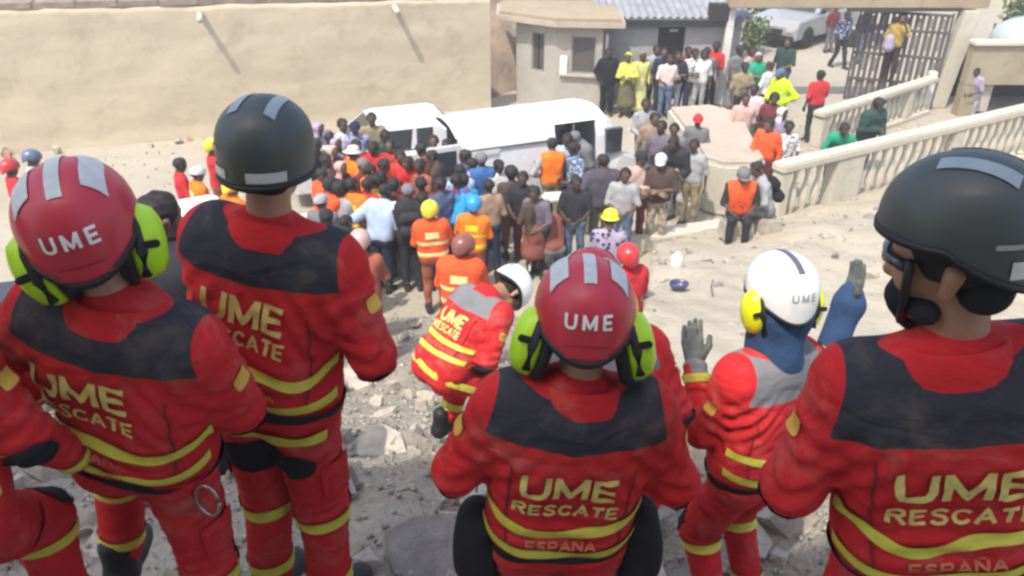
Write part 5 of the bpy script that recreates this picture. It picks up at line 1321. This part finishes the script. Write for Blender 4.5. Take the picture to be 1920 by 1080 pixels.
RES_LOW = RESCUE.shell(24, 9)
GATE = 'onlookers standing at the gate'; CRW = 'crowd gathered round the van'
def C(label, px, py, yaw, **k): return crowd(label, px, py, yaw, **k)
# -- onlookers along the outbuilding, facing the yard
C('onlooker in black jacket and black trousers by the downpipe', 1143, 92, 176, top='black', bot='black', arm=('down', 'pocket'), sleeve=1, bulk=.015, group=GATE)
C('woman in yellow green top and olive skirt beside the black clothed onlooker', 1180, 100, 168, h=1.62, top='yg', bot='olive', dress=.75, arm=('folded', 'folded2'), hd='scarf', hc='yg', sleeve=1, group=GATE)
C('person in long pale yellow dress behind the olive skirted woman', 1203, 98, 186, h=1.6, top=(.55, .56, .2), bot=(.6, .58, .25), dress=.95, hd='scarf', hc='khaki', sleeve=1, group=GATE)
C('onlooker in pale grey shirt and black trousers left of the doorway', 1231, 86, 190, h=1.72, top='lgrey', bot='black', arm=('down', 'hips'), group=GATE)
C('onlooker in dark vest and wide faded jeans with folded arms at the doorway', 1270, 96, 178, h=1.66, top='dark', bot='ljeans', arm=('folded', 'folded2'), bulk=.01, wd=1.1, sleeve=.5, group=GATE)
C('onlooker in bluish jeans half hidden at the doorway', 1254, 104, 170, h=1.6, top='pinkw', bot='jeans', arm=('down', 'front'), group=GATE)
C('youth in dark and white graphic shirt and black jeans right of the doorway', 1302, 92, 184, top=('dark', 'white'), bot='navy', arm=('folded', 'folded2'), group=GATE)
C('onlooker in white shirt tucked behind the graphic shirted youth', 1318, 94, 180, h=1.68, top='white', bot='lgrey', group=GATE)
C('onlooker in red shirt and dark trousers leaning by the pale gate post', 1340, 78, 160, h=1.74, top='red', bot='dark', arm=('folded', 'down'), side=-5, group=GATE)
# -- in and around the gate opening
C('person in long grey brown robe right of the pale gate post', 1388, 86, 200, h=1.74, top='grey', bot='grey', dress=.9, arm=('folded', 'down'), sleeve=1, group=GATE)
C('person in peach shirt raising a phone beside the robed onlooker', 1408, 89, 210, h=1.68, top='pink', bot='khaki', arm=('phone', 'phone'), group=GATE)
C('grey haired person with green bundle in front of the robed onlooker', 1424, 99, 190, h=1.66, top='green', bot='lgrey', hc='lgrey', arm=('front', 'folded'), group=GATE)
C('person in pinkish white shirt and khaki trousers near the gate, lower down', 1418, 160, 150, h=1.66, top='pinkw', bot='khaki', arm=('front', 'down'), group=GATE)
C('person in white shirt at the gate opening turned towards the street', 1446, 118, 40, h=1.6, top='white', bot='dark', arm=('front', 'front'), group=GATE)
C('tall person in black shirt and blue shorts walking in from the street', 1478, 72, 150, h=1.76, top='dgreen', bot='jeans', arm=('front', 'down'), leg=('walk', 'trail'), group=GATE)
C('worker in lime hi-vis jacket and blue cap near the far balustrade', 1470, 130, 120, h=1.7, top='lime', bot='dgreen', hd='cap', hc='jeans', vest='lime', bands='yg', sleeve=1, arm=('hips', 'front'), bulk=.02, group=GATE)
C('person in red shirt with white print, back turned, at the far balustrade', 1542, 134, 10, h=1.66, top='red', bot='dark', arm=('down', 'front'), group=GATE)
root, J = C('person in mustard top and dark trousers climbing on the gate leaf', 1662, 44, 160, h=1.74, top=(.34, .25, .07), bot=(.05, .03, .03), arm=('phone', 'down'), loc=(10.05, 21.5, .64), group=GATE)
F = Field(); F.cap((0, 0, 0), (0, 0, -.18), .12, .15); F.wrinkle(.006, 4, 20, 40); v, q = F.mesh(.03); p = root.location + Vector((-.25, -.22, 1.15)); b = obj('carrier_bag', mesh_np('carrier_bag', v, q), cl('lilac'), None, loc=p); tag(b, 'pale lilac carrier bag held by the person climbing on the gate leaf', 'bag')
C('rider in dark jacket and blue jeans on the motorcycle in the street', 1556, 20, 70, top='navy', bot='jeans', arm=('reach', 'reach'), leg=((((.16, .2, .6), (.2, .02, .3), 8)), (((.16, .2, .6), (.2, .02, .3), 8))), pel=(0, 0, .98), loc=(12.7, 28.3, 0), sleeve=1)
C('person in maroon shirt standing against the silver car', 1516, 40, 200, h=1.55, top='maroon', bot='grey', loc=(10.75, 27.75, 0))
C('person in lilac shirt under the beige parapet', 1822, 170, 120, h=1.5, top='lilac', bot='lgrey', arm=('front', 'front'), loc=(11.98, 20.55, -.25), lean=15)
C('person in green top bent over the near balustrade, legs behind the balusters', 1545, 212, 160, h=1.68, top='green', bot='dark', arm=('lean', 'lean'), lean=28, sleeve=.8, loc=(6.35, 14.95, 0))
C('dark clothed person with green collar behind the near balustrade', 1600, 186, 205, h=1.72, top='dgreen', bot='dark', arm=('front', 'folded'), bulk=.05, sleeve=1, hd='afro', loc=(7.5, 16.4, -.1), lean=14)
# -- right foreground of the yard, along the kerb
SIT = (((.12, .36, .44), (.13, .36, .085), 10), ((.12, .36, .44), (.13, .36, .085), 10))
for (px_, py_, yw, lb) in ((1378, 442, 170, 'broken concrete block under the seated worker in the orange vest'), (1430, 434, 95, 'broken concrete block under the seated person in grey')):
    q = on_slab(px_, py_); bl = MB().box((0, 0, .15), (.5, .4, .32), taper=.9).build('concrete_block', GREYC[0], None, bevel=.03, loc=q); bl.rotation_euler = (0, 0, R(yw + 15)); tag(bl, lb, 'block')
q = on_slab(1378, 442); C('seated worker in orange vest and grey cap on the kerb', 0, 0, 168, h=1.7, top='dark', bot='dark', vest='dorange', hd='cap', hc='grey', arm=('front', 'front'), leg=SIT, pel=(0, 0, .46), lean=8, loc=q, group='people sitting on the kerb')
q = on_slab(1430, 434); C('seated person in grey clothes with dark backpack beside the orange vest', 0, 0, 95, h=1.7, top='lgrey', bot='grey', arm=('front', 'front'), leg=SIT, pel=(0, 0, .46), lean=20, bag='black', sleeve=1, loc=q, group='people sitting on the kerb')
C('worker in bright orange shirt with dark hair by the balustrade end', 1446, 222, 150, h=1.68, top='dorange', bot='maroon', arm=('down', 'front'), sleeve=.8)
C('person in mauve and white clothes right of the orange shirted worker', 1480, 228, 190, h=1.62, top=('mauve', 'white'), bot='pinkw', arm=('front', 'down'))
C('person in red cap peeping over the pale plinth', 1310, 216, 170, h=1.6, top='grey', bot='grey', hd='cap', hc='red')
C('person in pale clothes standing beyond the mauve shirted man', 1214, 186, 175, h=1.72, top='lgrey', bot='lgrey', sleeve=1, arm=('down', 'front'))
C('man in mauve shirt standing behind the dark jumper', 1241, 228, 150, h=1.72, top='mauve', bot='jeans', arm=('folded', 'down'))
C('man in dark jumper and grey trousers bending forward beside the plinth', 1284, 246, 140, h=1.74, top='dark', bot='lgrey', arm=('front', 'front'), lean=22, leg=('bent', 'bent'), sleeve=1, bulk=.02)
C('man in white cap and dark vest with bare folded arms, camouflage trousers', 1242, 288, 172, h=1.72, top='brown', bot=('camo', 'beige'), hd='cap', hc='white', arm=('folded', 'folded2'), sleeve=.25, bulk=.02, skin_i=2)
C('man in beige pink shirt with dark beanie, arms folded, left of the white cap', 1199, 285, 190, h=1.74, top=('beige', 'pink'), bot='maroon', arm=('folded', 'folded2'), hd='cap', hc='dark', sleeve=.9)
C('burly man in grey polo shirt and olive trousers with his back turned', 1132, 294, 8, h=1.78, top='polo', bot='olive', arm=('hips', 'down'), bulk=.035, belly=.03, wd=1.08, skin_i=1, hd='hair')
C('person in yellow hard hat and purple shirt in front of the grey polo man', 1145, 402, -10, h=1.68, hd='hardhat', hc=(.75, .72, .01), top=('navy', 'lilac'), bot='navy', arm=('front', 'front'), sleeve=.7)
C('rescuer in red helmet just below the yellow hard hat', 1180, 468, 20, h=1.6, hd='rescue', hc='red', top='red', bot='red', arm=('front', 'front'), sleeve=1, bulk=.02)
C('woman in brown tee and red brown shorts, back turned', 960, 316, 12, h=1.62, top='brown', bot='redbrown', shorts=1, arm=('down', 'front'), sleeve=.5, hd='afro')
C('woman in mauve brown dress beside the white rope', 1003, 352, 30, h=1.55, top='brown', bot='redbrown', dress=.6, arm=('front', 'down'), sleeve=.6)
C('person in pink shirt and grey trousers kneeling beside the white beam', 1042, 386, 20, h=1.66, hh=1.25, top='redbrown', bot='grey', pel=(0, 0, .55), leg=('kneel', 'kneel'), lean=24, arm=('ground', 'ground'), sleeve=.7)
C('worker in orange hi-vis vest at the open van door', 1036, 262, 10, h=1.68, top='lgrey', bot='khaki', vest='orange', arm=('hips', 'reach'), sleeve=.9, hd='hair')
C('person in light blue shirt inside the van doorway', 1064, 250, 160, h=1.66, top='lblue', bot='jeans', arm=('front', 'down'))
C('person in blue checked shirt and dark cap right of the van door', 1082, 270, 120, h=1.62, top=('lblue', 'jeans'), bot='jeans', arm=('front', 'front'), hd='cap', hc='dark')
C('person in grey hood stooping at the front of the van', 1108, 238, 110, h=1.7, top='grey', bot='dark', arm=('front', 'front'), lean=22, bulk=.05, sleeve=1, hd='scarf', hc='grey')
C('medic in blue vest over white sleeves, back turned, by the van side', 905, 288, 15, h=1.72, top='white', bot='navy', vest='blue', arm=('front', 'down'), sleeve=.8, hd='hair', hc='grey')
C('medic in plain blue uniform left of the blue vest', 872, 284, 60, h=1.68, top='blue', bot='blue', arm=('front', 'front'), sleeve=.5)
C('person in bright blue shirt bending, left of the pair in blue', 850, 352, -30, h=1.66, hh=1.5, top='bblue', bot='navy', arm=('reach', 'reach'), lean=30)
C('person in turquoise blue shirt bending, right of the pair in blue', 886, 350, 30, h=1.66, hh=1.5, top=(.03, .22, .42), bot='navy', arm=('reach', 'reach'), lean=30, hd='afro')
C('firefighter in blue helmet with orange and yellow vest, back turned', 884, 376, -6, h=1.66, top='orange', bot='rust', vest='orange', bands='yellow', hd='rescue', hc='bblue', sleeve=.9, arm=('front', 'front'))
C('firefighter in yellow helmet with orange jacket and yellow back panel', 808, 386, 8, h=1.7, top='dorange', bot='rust', vest='dorange', bands='hv', hd='rescue', hc='yellow', sleeve=1, arm=('front', 'front'), bulk=.02)
C('firefighter in pinkish helmet with orange jacket, lowest of the orange group', 862, 452, -10, h=1.66, top='dorange', bot='rust', vest='dorange', bands='hv', hd='rescue', hc='redbrown', sleeve=1, arm=('front', 'front'), bulk=.03)
C('man in black waistcoat over white shirt with backpack, back turned', 764, 350, 12, h=1.74, top='white', bot='dark', vest='dark', arm=('front', 'front'), bag='dark', sleeve=.8, hd='hair', hc='grey', bulk=.02)
C('man in light blue polo shirt and navy trousers, leaning forward', 706, 366, -22, h=1.72, hh=1.62, top='lblue', bot='navy', arm=('hips', 'front'), lean=18, bulk=.03, wd=1.06)
C('worker in white sun hat and orange vest facing the van', 656, 278, -50, h=1.7, top='orange', bot='brown', vest='orange', hd='sunhat', hc='white', arm=('front', 'hips'), sleeve=1, group=CRW)
C('worker in orange vest with yellow stripes left of the light blue polo', 660, 338, -20, h=1.7, top='orange', bot='dark', vest='orange', bands='yellow', arm=('front', 'down'), hd='hair', group=CRW)
C('person in orange tee right beside the standing dark helmet', 612, 338, -30, h=1.68, top='dorange', bot='dark', arm=('front', 'front'), hd='afro', group=CRW)
C('person in grey shirt with white cap by the orange tee', 600, 368, -10, h=1.66, top='grey', bot='dark', hd='cap', hc='lgrey', arm=('front', 'front'), group=CRW)
C('person in blue overall in front of the orange stripes', 642, 408, -12, h=1.6, top=(.08, .2, .42), bot=(.08, .2, .42), arm=('front', 'front'), group=CRW, sleeve=1)
C('person in mauve dress and dark scarf lowest at the edge of the crowd', 606, 398, -20, h=1.62, top='mauve', bot='mauve', dress=.9, hd='scarf', hc='dark', sleeve=1, group=CRW)
C('rescuer in plain orange helmet below the blue overall', 676, 442, -8, h=1.66, top='rust', bot='rust', hd='rescue', hc='pink', arm=('front', 'front'), sleeve=1, group=CRW)
C('woman in lilac dress nearest the dark helmet', 592, 232, -120, h=1.66, top='lilac', bot='lilac', dress=.9, hd='scarf', hc='lilac', sleeve=1, group=CRW)
C('person in black coat beside the dark helmet', 588, 262, -80, h=1.62, top='black', bot='black', sleeve=1, bulk=.02, group=CRW)
C('woman in lilac patterned dress with white collar in the back row', 614, 246, -130, h=1.64, top=('lilac', 'white'), bot='lilac', dress=.9, hd='scarf', hc='mauve', sleeve=1, group=CRW)
C('dark haired man in blue and white patterned shirt in the back row', 640, 224, -150, h=1.7, top=('jeans', 'white'), bot='jeans', group=CRW)
C('person in blue shirt with white flecks in the back row', 667, 230, -160, h=1.66, top=('blue', 'lilac'), bot='jeans', hd='cap', hc='navy', group=CRW)
C('dark haired man in khaki shirt at the wall end of the back row', 694, 212, -170, h=1.72, top='khaki', bot='olive', group=CRW)
C('woman in white and blue dress in the middle of the back row', 630, 262, -140, h=1.6, top=('white', 'jeans'), bot=('lilac', 'white'), dress=.9, hd='scarf', hc='lilac', group=CRW)
C('person in pink blouse under the back row', 608, 292, -100, h=1.62, top=('pink', 'mauve'), bot='maroon', arm=('front', 'front'), group=CRW)
C('person in maroon tunic under the back row', 636, 306, -110, h=1.6, top='maroon', bot='brown', arm=('front', 'front'), hd='scarf', hc='pink', group=CRW)
C('person in red shirt at the open car door', 700, 266, 170, h=1.68, top='red', bot='maroon', arm=('front', 'reach'), sleeve=1, group=CRW)
C('person in red tee left of the pair in red', 752, 280, 190, h=1.68, top=(.55, .05, .04), bot='brown', arm=('reach', 'front'), sleeve=.6, group=CRW)
C('person in red overall in the middle of the red group', 774, 286, 160, h=1.7, top='red', bot='red', arm=('front', 'reach'), sleeve=1, lean=14, group=CRW)
C('person in red overall stooping over the stretcher', 760, 318, 120, h=1.68, hh=1.5, top=(.6, .06, .05), bot='red', arm=('ground', 'ground'), lean=36, sleeve=1, group=CRW)
C('dark skinned person in brown tee leaning to the red group', 806, 272, 60, h=1.7, top='redbrown', bot='brown', arm=('reach', 'front'), lean=14, skin_i=3, group=CRW)
C('man in brown shirt by the rear van door', 824, 284, 80, h=1.72, top='brown', bot='dark', arm=('front', 'front'), lean=8, group=CRW)
C('person in dark clothes at the dark van rear', 838, 262, 140, h=1.66, top='dark', bot='dark', sleeve=1, group=CRW)
C('person in slate blue shirt behind the bright blue pair', 826, 338, 30, h=1.64, top=(.08, .11, .2), bot='navy', arm=('front', 'front'), group=CRW)
C('person in purple shirt beside the turquoise shirt', 856, 330, -10, h=1.62, top=(.15, .05, .16), bot='navy', arm=('front', 'front'), group=CRW)
C('person in maroon tee below the red group', 790, 336, 10, h=1.64, top='maroon', bot='dark', arm=('front', 'front'), group=CRW)
C('worker in orange and brown shirt left of the red group', 690, 312, -60, h=1.66, top='orange', bot='brown', arm=('reach', 'front'), group=CRW)
C('worker in orange shirt with dark hair behind the stretcher', 716, 300, -90, h=1.66, top='dorange', bot='rust', arm=('front', 'reach'), group=CRW)
C('person in pink tunic kneeling at the stretcher', 716, 346, -40, h=1.66, hh=1.2, top='pinkw', bot='mauve', pel=(0, 0, .55), leg=('kneel', 'kneel'), lean=25, arm=('ground', 'ground'), group=CRW)
C('person in dark tee with white collar left of the black waistcoat', 738, 338, 4, h=1.66, top='maroon', bot='dark', arm=('front', 'front'), group=CRW)
C('person in grey tunic behind the brown tee woman', 934, 300, -160, h=1.6, top='white', bot='navy', arm=('front', 'down'), group=CRW)
C('person with dark red hat showing over the van roof', 1035, 196, 180, h=1.66, top='white', bot='grey', hd='cap', hc='maroon')
# -- more of the packed crowd
C('person in dark red shirt and grey cap at the left end of the stretcher', 676, 300, -120, h=1.64, top='maroon', bot='dark', hd='cap', hc='grey', arm=('front', 'front'), group=CRW)
C('person in white shirt with red sash behind the white sun hat', 668, 262, -150, h=1.66, top=('white', 'red'), bot='jeans', group=CRW)
C('woman in pink headscarf and mauve dress between the back row and the sun hat', 622, 276, -120, h=1.58, top='mauve', bot='mauve', dress=.9, hd='scarf', hc='pink', sleeve=1, group=CRW)
C('worker in orange vest with bare head squeezed beside the standing dark helmet', 596, 318, -60, h=1.66, top='brown', bot='dark', vest='dorange', arm=('front', 'front'), group=CRW)
C('person in pale grey tee with black hair between the orange vests', 636, 346, -20, h=1.64, top='lgrey', bot='grey', arm=('front', 'front'), hd='afro', group=CRW)
C('person in red jacket with black hair left of the dark tee', 684, 336, -30, h=1.66, top='red', bot='dark', arm=('reach', 'front'), sleeve=1, group=CRW)
C('person in yellow and orange jacket above the light blue polo', 700, 330, -60, h=1.62, top=('orange', 'yellow'), bot='brown', arm=('front', 'front'), sleeve=1, group=CRW)
C('person in rust shirt in the gap between the red group and the van rear', 788, 300, 130, h=1.66, top='rust', bot='dark', arm=('front', 'front'), group=CRW)
C('person in brick red tee close behind the red overalls', 732, 264, 170, h=1.64, top=(.42, .05, .05), bot='jeans', group=CRW)
C('person in dark green tee behind the brick red tee', 722, 244, 190, h=1.64, top='dgreen', bot='dark', group=CRW)
C('person in white tee with dark hair by the car windscreen', 812, 256, 200, h=1.62, top='white', bot='jeans', group=CRW)
C('person in navy shirt between the two medics in blue', 890, 300, 40, h=1.6, top='navy', bot='navy', arm=('front', 'front'), group=CRW)
C('person in pale blue shirt in front of the plain blue medic', 862, 312, 20, h=1.6, top='lblue', bot='navy', arm=('front', 'front'), group=CRW)
C('person in dark grey tee beside the brown tee woman', 982, 322, 160, h=1.62, top='dark', bot='maroon', arm=('front', 'front'), group=CRW)
C('youth in mauve tee seated low beside the brown tee woman', 1012, 372, 150, h=1.6, hh=1.35, top='mauve', bot='dark', arm=('front', 'front'), lean=12, group=CRW)
C('person in light grey tee at the right of the grey polo man', 1172, 316, 170, h=1.66, top='lgrey', bot='jeans', arm=('front', 'front'), group=CRW)
C('person in pale shirt between the mauve shirt and the pale clothed one', 1226, 212, 180, h=1.66, top='tan', bot='lgrey', arm=('folded', 'down'), group=CRW)
C('person in grey tee beyond the dark jumper', 1266, 232, 170, h=1.66, top='grey', bot='dark', arm=('down', 'front'), group=CRW)
C('person in khaki shirt just inside the gate post', 1398, 118, 190, h=1.66, top='khaki', bot='dark', arm=('folded', 'down'), group=GATE)
C('person in maroon tee below the lime jacket', 1452, 176, 170, h=1.62, top='maroon', bot='khaki', arm=('front', 'down'), hd='afro', group=GATE)
C('person in pale pink tee beside the pinkish white shirt', 1398, 178, 170, h=1.62, top='pink', bot='khaki', arm=('down', 'front'), group=GATE)
C('woman in white headscarf behind the orange shirted worker', 1466, 204, 200, h=1.62, top='lilac', bot='lilac', dress=.9, hd='scarf', hc='white', sleeve=1, group=GATE)
C('onlooker in navy shirt squeezed between the doorway and the jeans', 1246, 90, 184, h=1.7, top='navy', bot='dark', group=GATE)
C('onlooker in maroon shirt behind the graphic shirted youth', 1290, 88, 186, h=1.7, top='maroon', bot='dark', group=GATE)
C('onlooker in grey hoodie between the white shirt and the red shirt', 1328, 90, 180, h=1.68, top='grey', bot='dark', sleeve=1, group=GATE)
C('person in blue checked shirt walking beyond the gate', 1500, 62, 200, h=1.7, top=('lblue', 'navy'), bot='dark', leg=('walk', 'trail'), loc=(10.3, 25.6, 0), group='passers-by in the street')
C('person in black tee walking beyond the gate', 1530, 60, 170, h=1.7, top='black', bot='jeans', leg=('trail', 'walk'), loc=(11.3, 26.4, 0), group='passers-by in the street')
C('person in grey blue tee standing between the pinkish helmet and the light blue polo', 646, 432, -10, h=1.64, top=(.16, .2, .27), bot='dark', arm=('front', 'front'), group=CRW)
C('person in brown tee with black cap low behind the standing dark helmet', 600, 440, -20, h=1.62, top='brown', bot='dark', hd='cap', hc='black', arm=('front', 'front'), group=CRW)
C('person in white and mauve tee between the waistcoat and the yellow helmet', 790, 366, 6, h=1.6, top=('white', 'mauve'), bot='dark', arm=('front', 'front'), group=CRW)
C('person in tan shirt between the two firefighters and the brown tee', 918, 340, 10, h=1.6, top='tan', bot='navy', arm=('front', 'down'), group=CRW)
C('person in dark tee just right of the kneeling pink shirt', 1082, 330, 170, h=1.64, top='dark', bot='jeans', arm=('front', 'front'), group=CRW)
C('person in pale shirt standing before the plinth, right of the dark jumper', 1306, 262, 150, h=1.66, top='lgrey', bot='khaki', arm=('down', 'front'), group=CRW)
# -- left side
C('worker in red jacket with bare head beyond the white car on the left', 330, 300, -60, h=1.68, top='red', bot='dark', sleeve=1, arm=('front', 'front'))
C('worker in orange vest with white cap beyond the white car on the left', 362, 316, -50, h=1.66, top='orange', bot='dark', vest='orange', bands='hv', hd='cap', hc='white', arm=('front', 'front'))
C('firefighter in yellow helmet and red jacket left of the standing dark helmet', 392, 266, -60, h=1.7, top='red', bot='rust', hd='rescue', hc='yellow', sleeve=1, arm=('front', 'front'))
C('firefighter in orange overall with yellow helmet left of the standing dark helmet', 428, 342, -40, h=1.7, top='orange', bot='orange', hd='rescue', hc='yellow', sleeve=1, arm=('front', 'front'), bulk=.02)
C('person in blue helmet peeping above the left red helmet', 50, 288, -60, h=1.7, top='white', bot='navy', hd='rescue', hc='jeans')
C('person in red helmet at the far left edge', 14, 306, -50, h=1.7, top='red', bot='red', hd='rescue', hc='red', sleeve=1)
C('person in dark grey jacket between the two nearest rescuers on the left', 322, 410, -40, h=1.75, top='dark', bot='dark', sleeve=1, bulk=.04, arm=('front', 'folded'), loc=(-1.72, 3.55, gz(-1.72, 3.55) - .12), hd='hair')

# ------------------------------------------------------------------ small things of the yard
wb = empty('barrier', (1.0, 12.9, 0), R(8), 'white plank trestle standing between the hi-vis worker and the grey polo man', 'barrier')
MB().box((0, 0, .86), (.95, .3, .12)).build('beam', M_PALEWHITE, wb, bevel=.04)
for x in (-.4, .4):
    for y in (-.12, .12): MB().tube([(x, y * 2.4, 0), (x, y * .5, .82)], .03, 8).build('leg', M_PALEWHITE, wb, True)
p = on_z(992, 515, .12); m = MB(); pts = [on_y(991 + 3 * math.sin(k * 1.1), 378 + (508 - 378) * k / 8, p.y + .9 - .9 * k / 8) for k in range(9)]
o = m.tube(pts, .022, 8).build('rope', M_PALEWHITE, None, True); tag(o, 'white rope hanging down in front of the mauve dress', 'rope')
st_ = empty('stretcher', tuple(stand(735, 395, .6)), R(30), 'stretcher with pale sheet in the middle of the crowd', 'stretcher')
MB().box((0, 0, .55), (1.9, .5, .1)).build('mattress', cl('pinkw'), st_, bevel=.04); MB().tube([(-1.1, .28, .5), (1.1, .28, .5)], .02, 8).tube([(-1.1, -.28, .5), (1.1, -.28, .5)], .02, 8).build('poles', M_RIM, st_, True)
for x in (-.8, .8):
    for y in (-.22, .22): MB().tube([(x, y, 0), (x, y, .5)], .018, 8).build('leg', M_RIM, st_, True)
p = on_slab(1272, 541); m = MB(); m.lathe([(.03, 0), (.14, .01), (.19, .1), (.2, .16), (.185, .16), (.17, .1), (.1, .035)], n=20, sy=.8); o = m.build('bowl', plastic((.05, .055, .13), 'dark_blue_plastic'), None, True, loc=p); o.scale = (.55,) * 3; tag(o, 'dark blue plastic bowl lying on the pale slab', 'bowl')
p = on_slab(1268, 505); m = MB(); m.lathe([(.12, 0), (.13, .03), (.13, .3), (.1, .36), (.05, .38), (.05, .43)], n=18); o = m.build('canister', M_PALEWHITE, None, True, loc=p); o.scale = (.6,) * 3; tag(o, 'pale canister standing above the blue bowl', 'canister')
pts = [on_slab(x, y) for x, y in ((1280, 492), (1300, 490), (1320, 488), (1334, 486), (1340, 496), (1338, 520), (1334, 536), (1336, 550))]
o = MB().tube(pts, .012, 8).build('cable', mat('grey_cable', (.16, .15, .14), .7), None, True); tag(o, 'dark bent cable on the pale slab, right of the canister', 'cable')
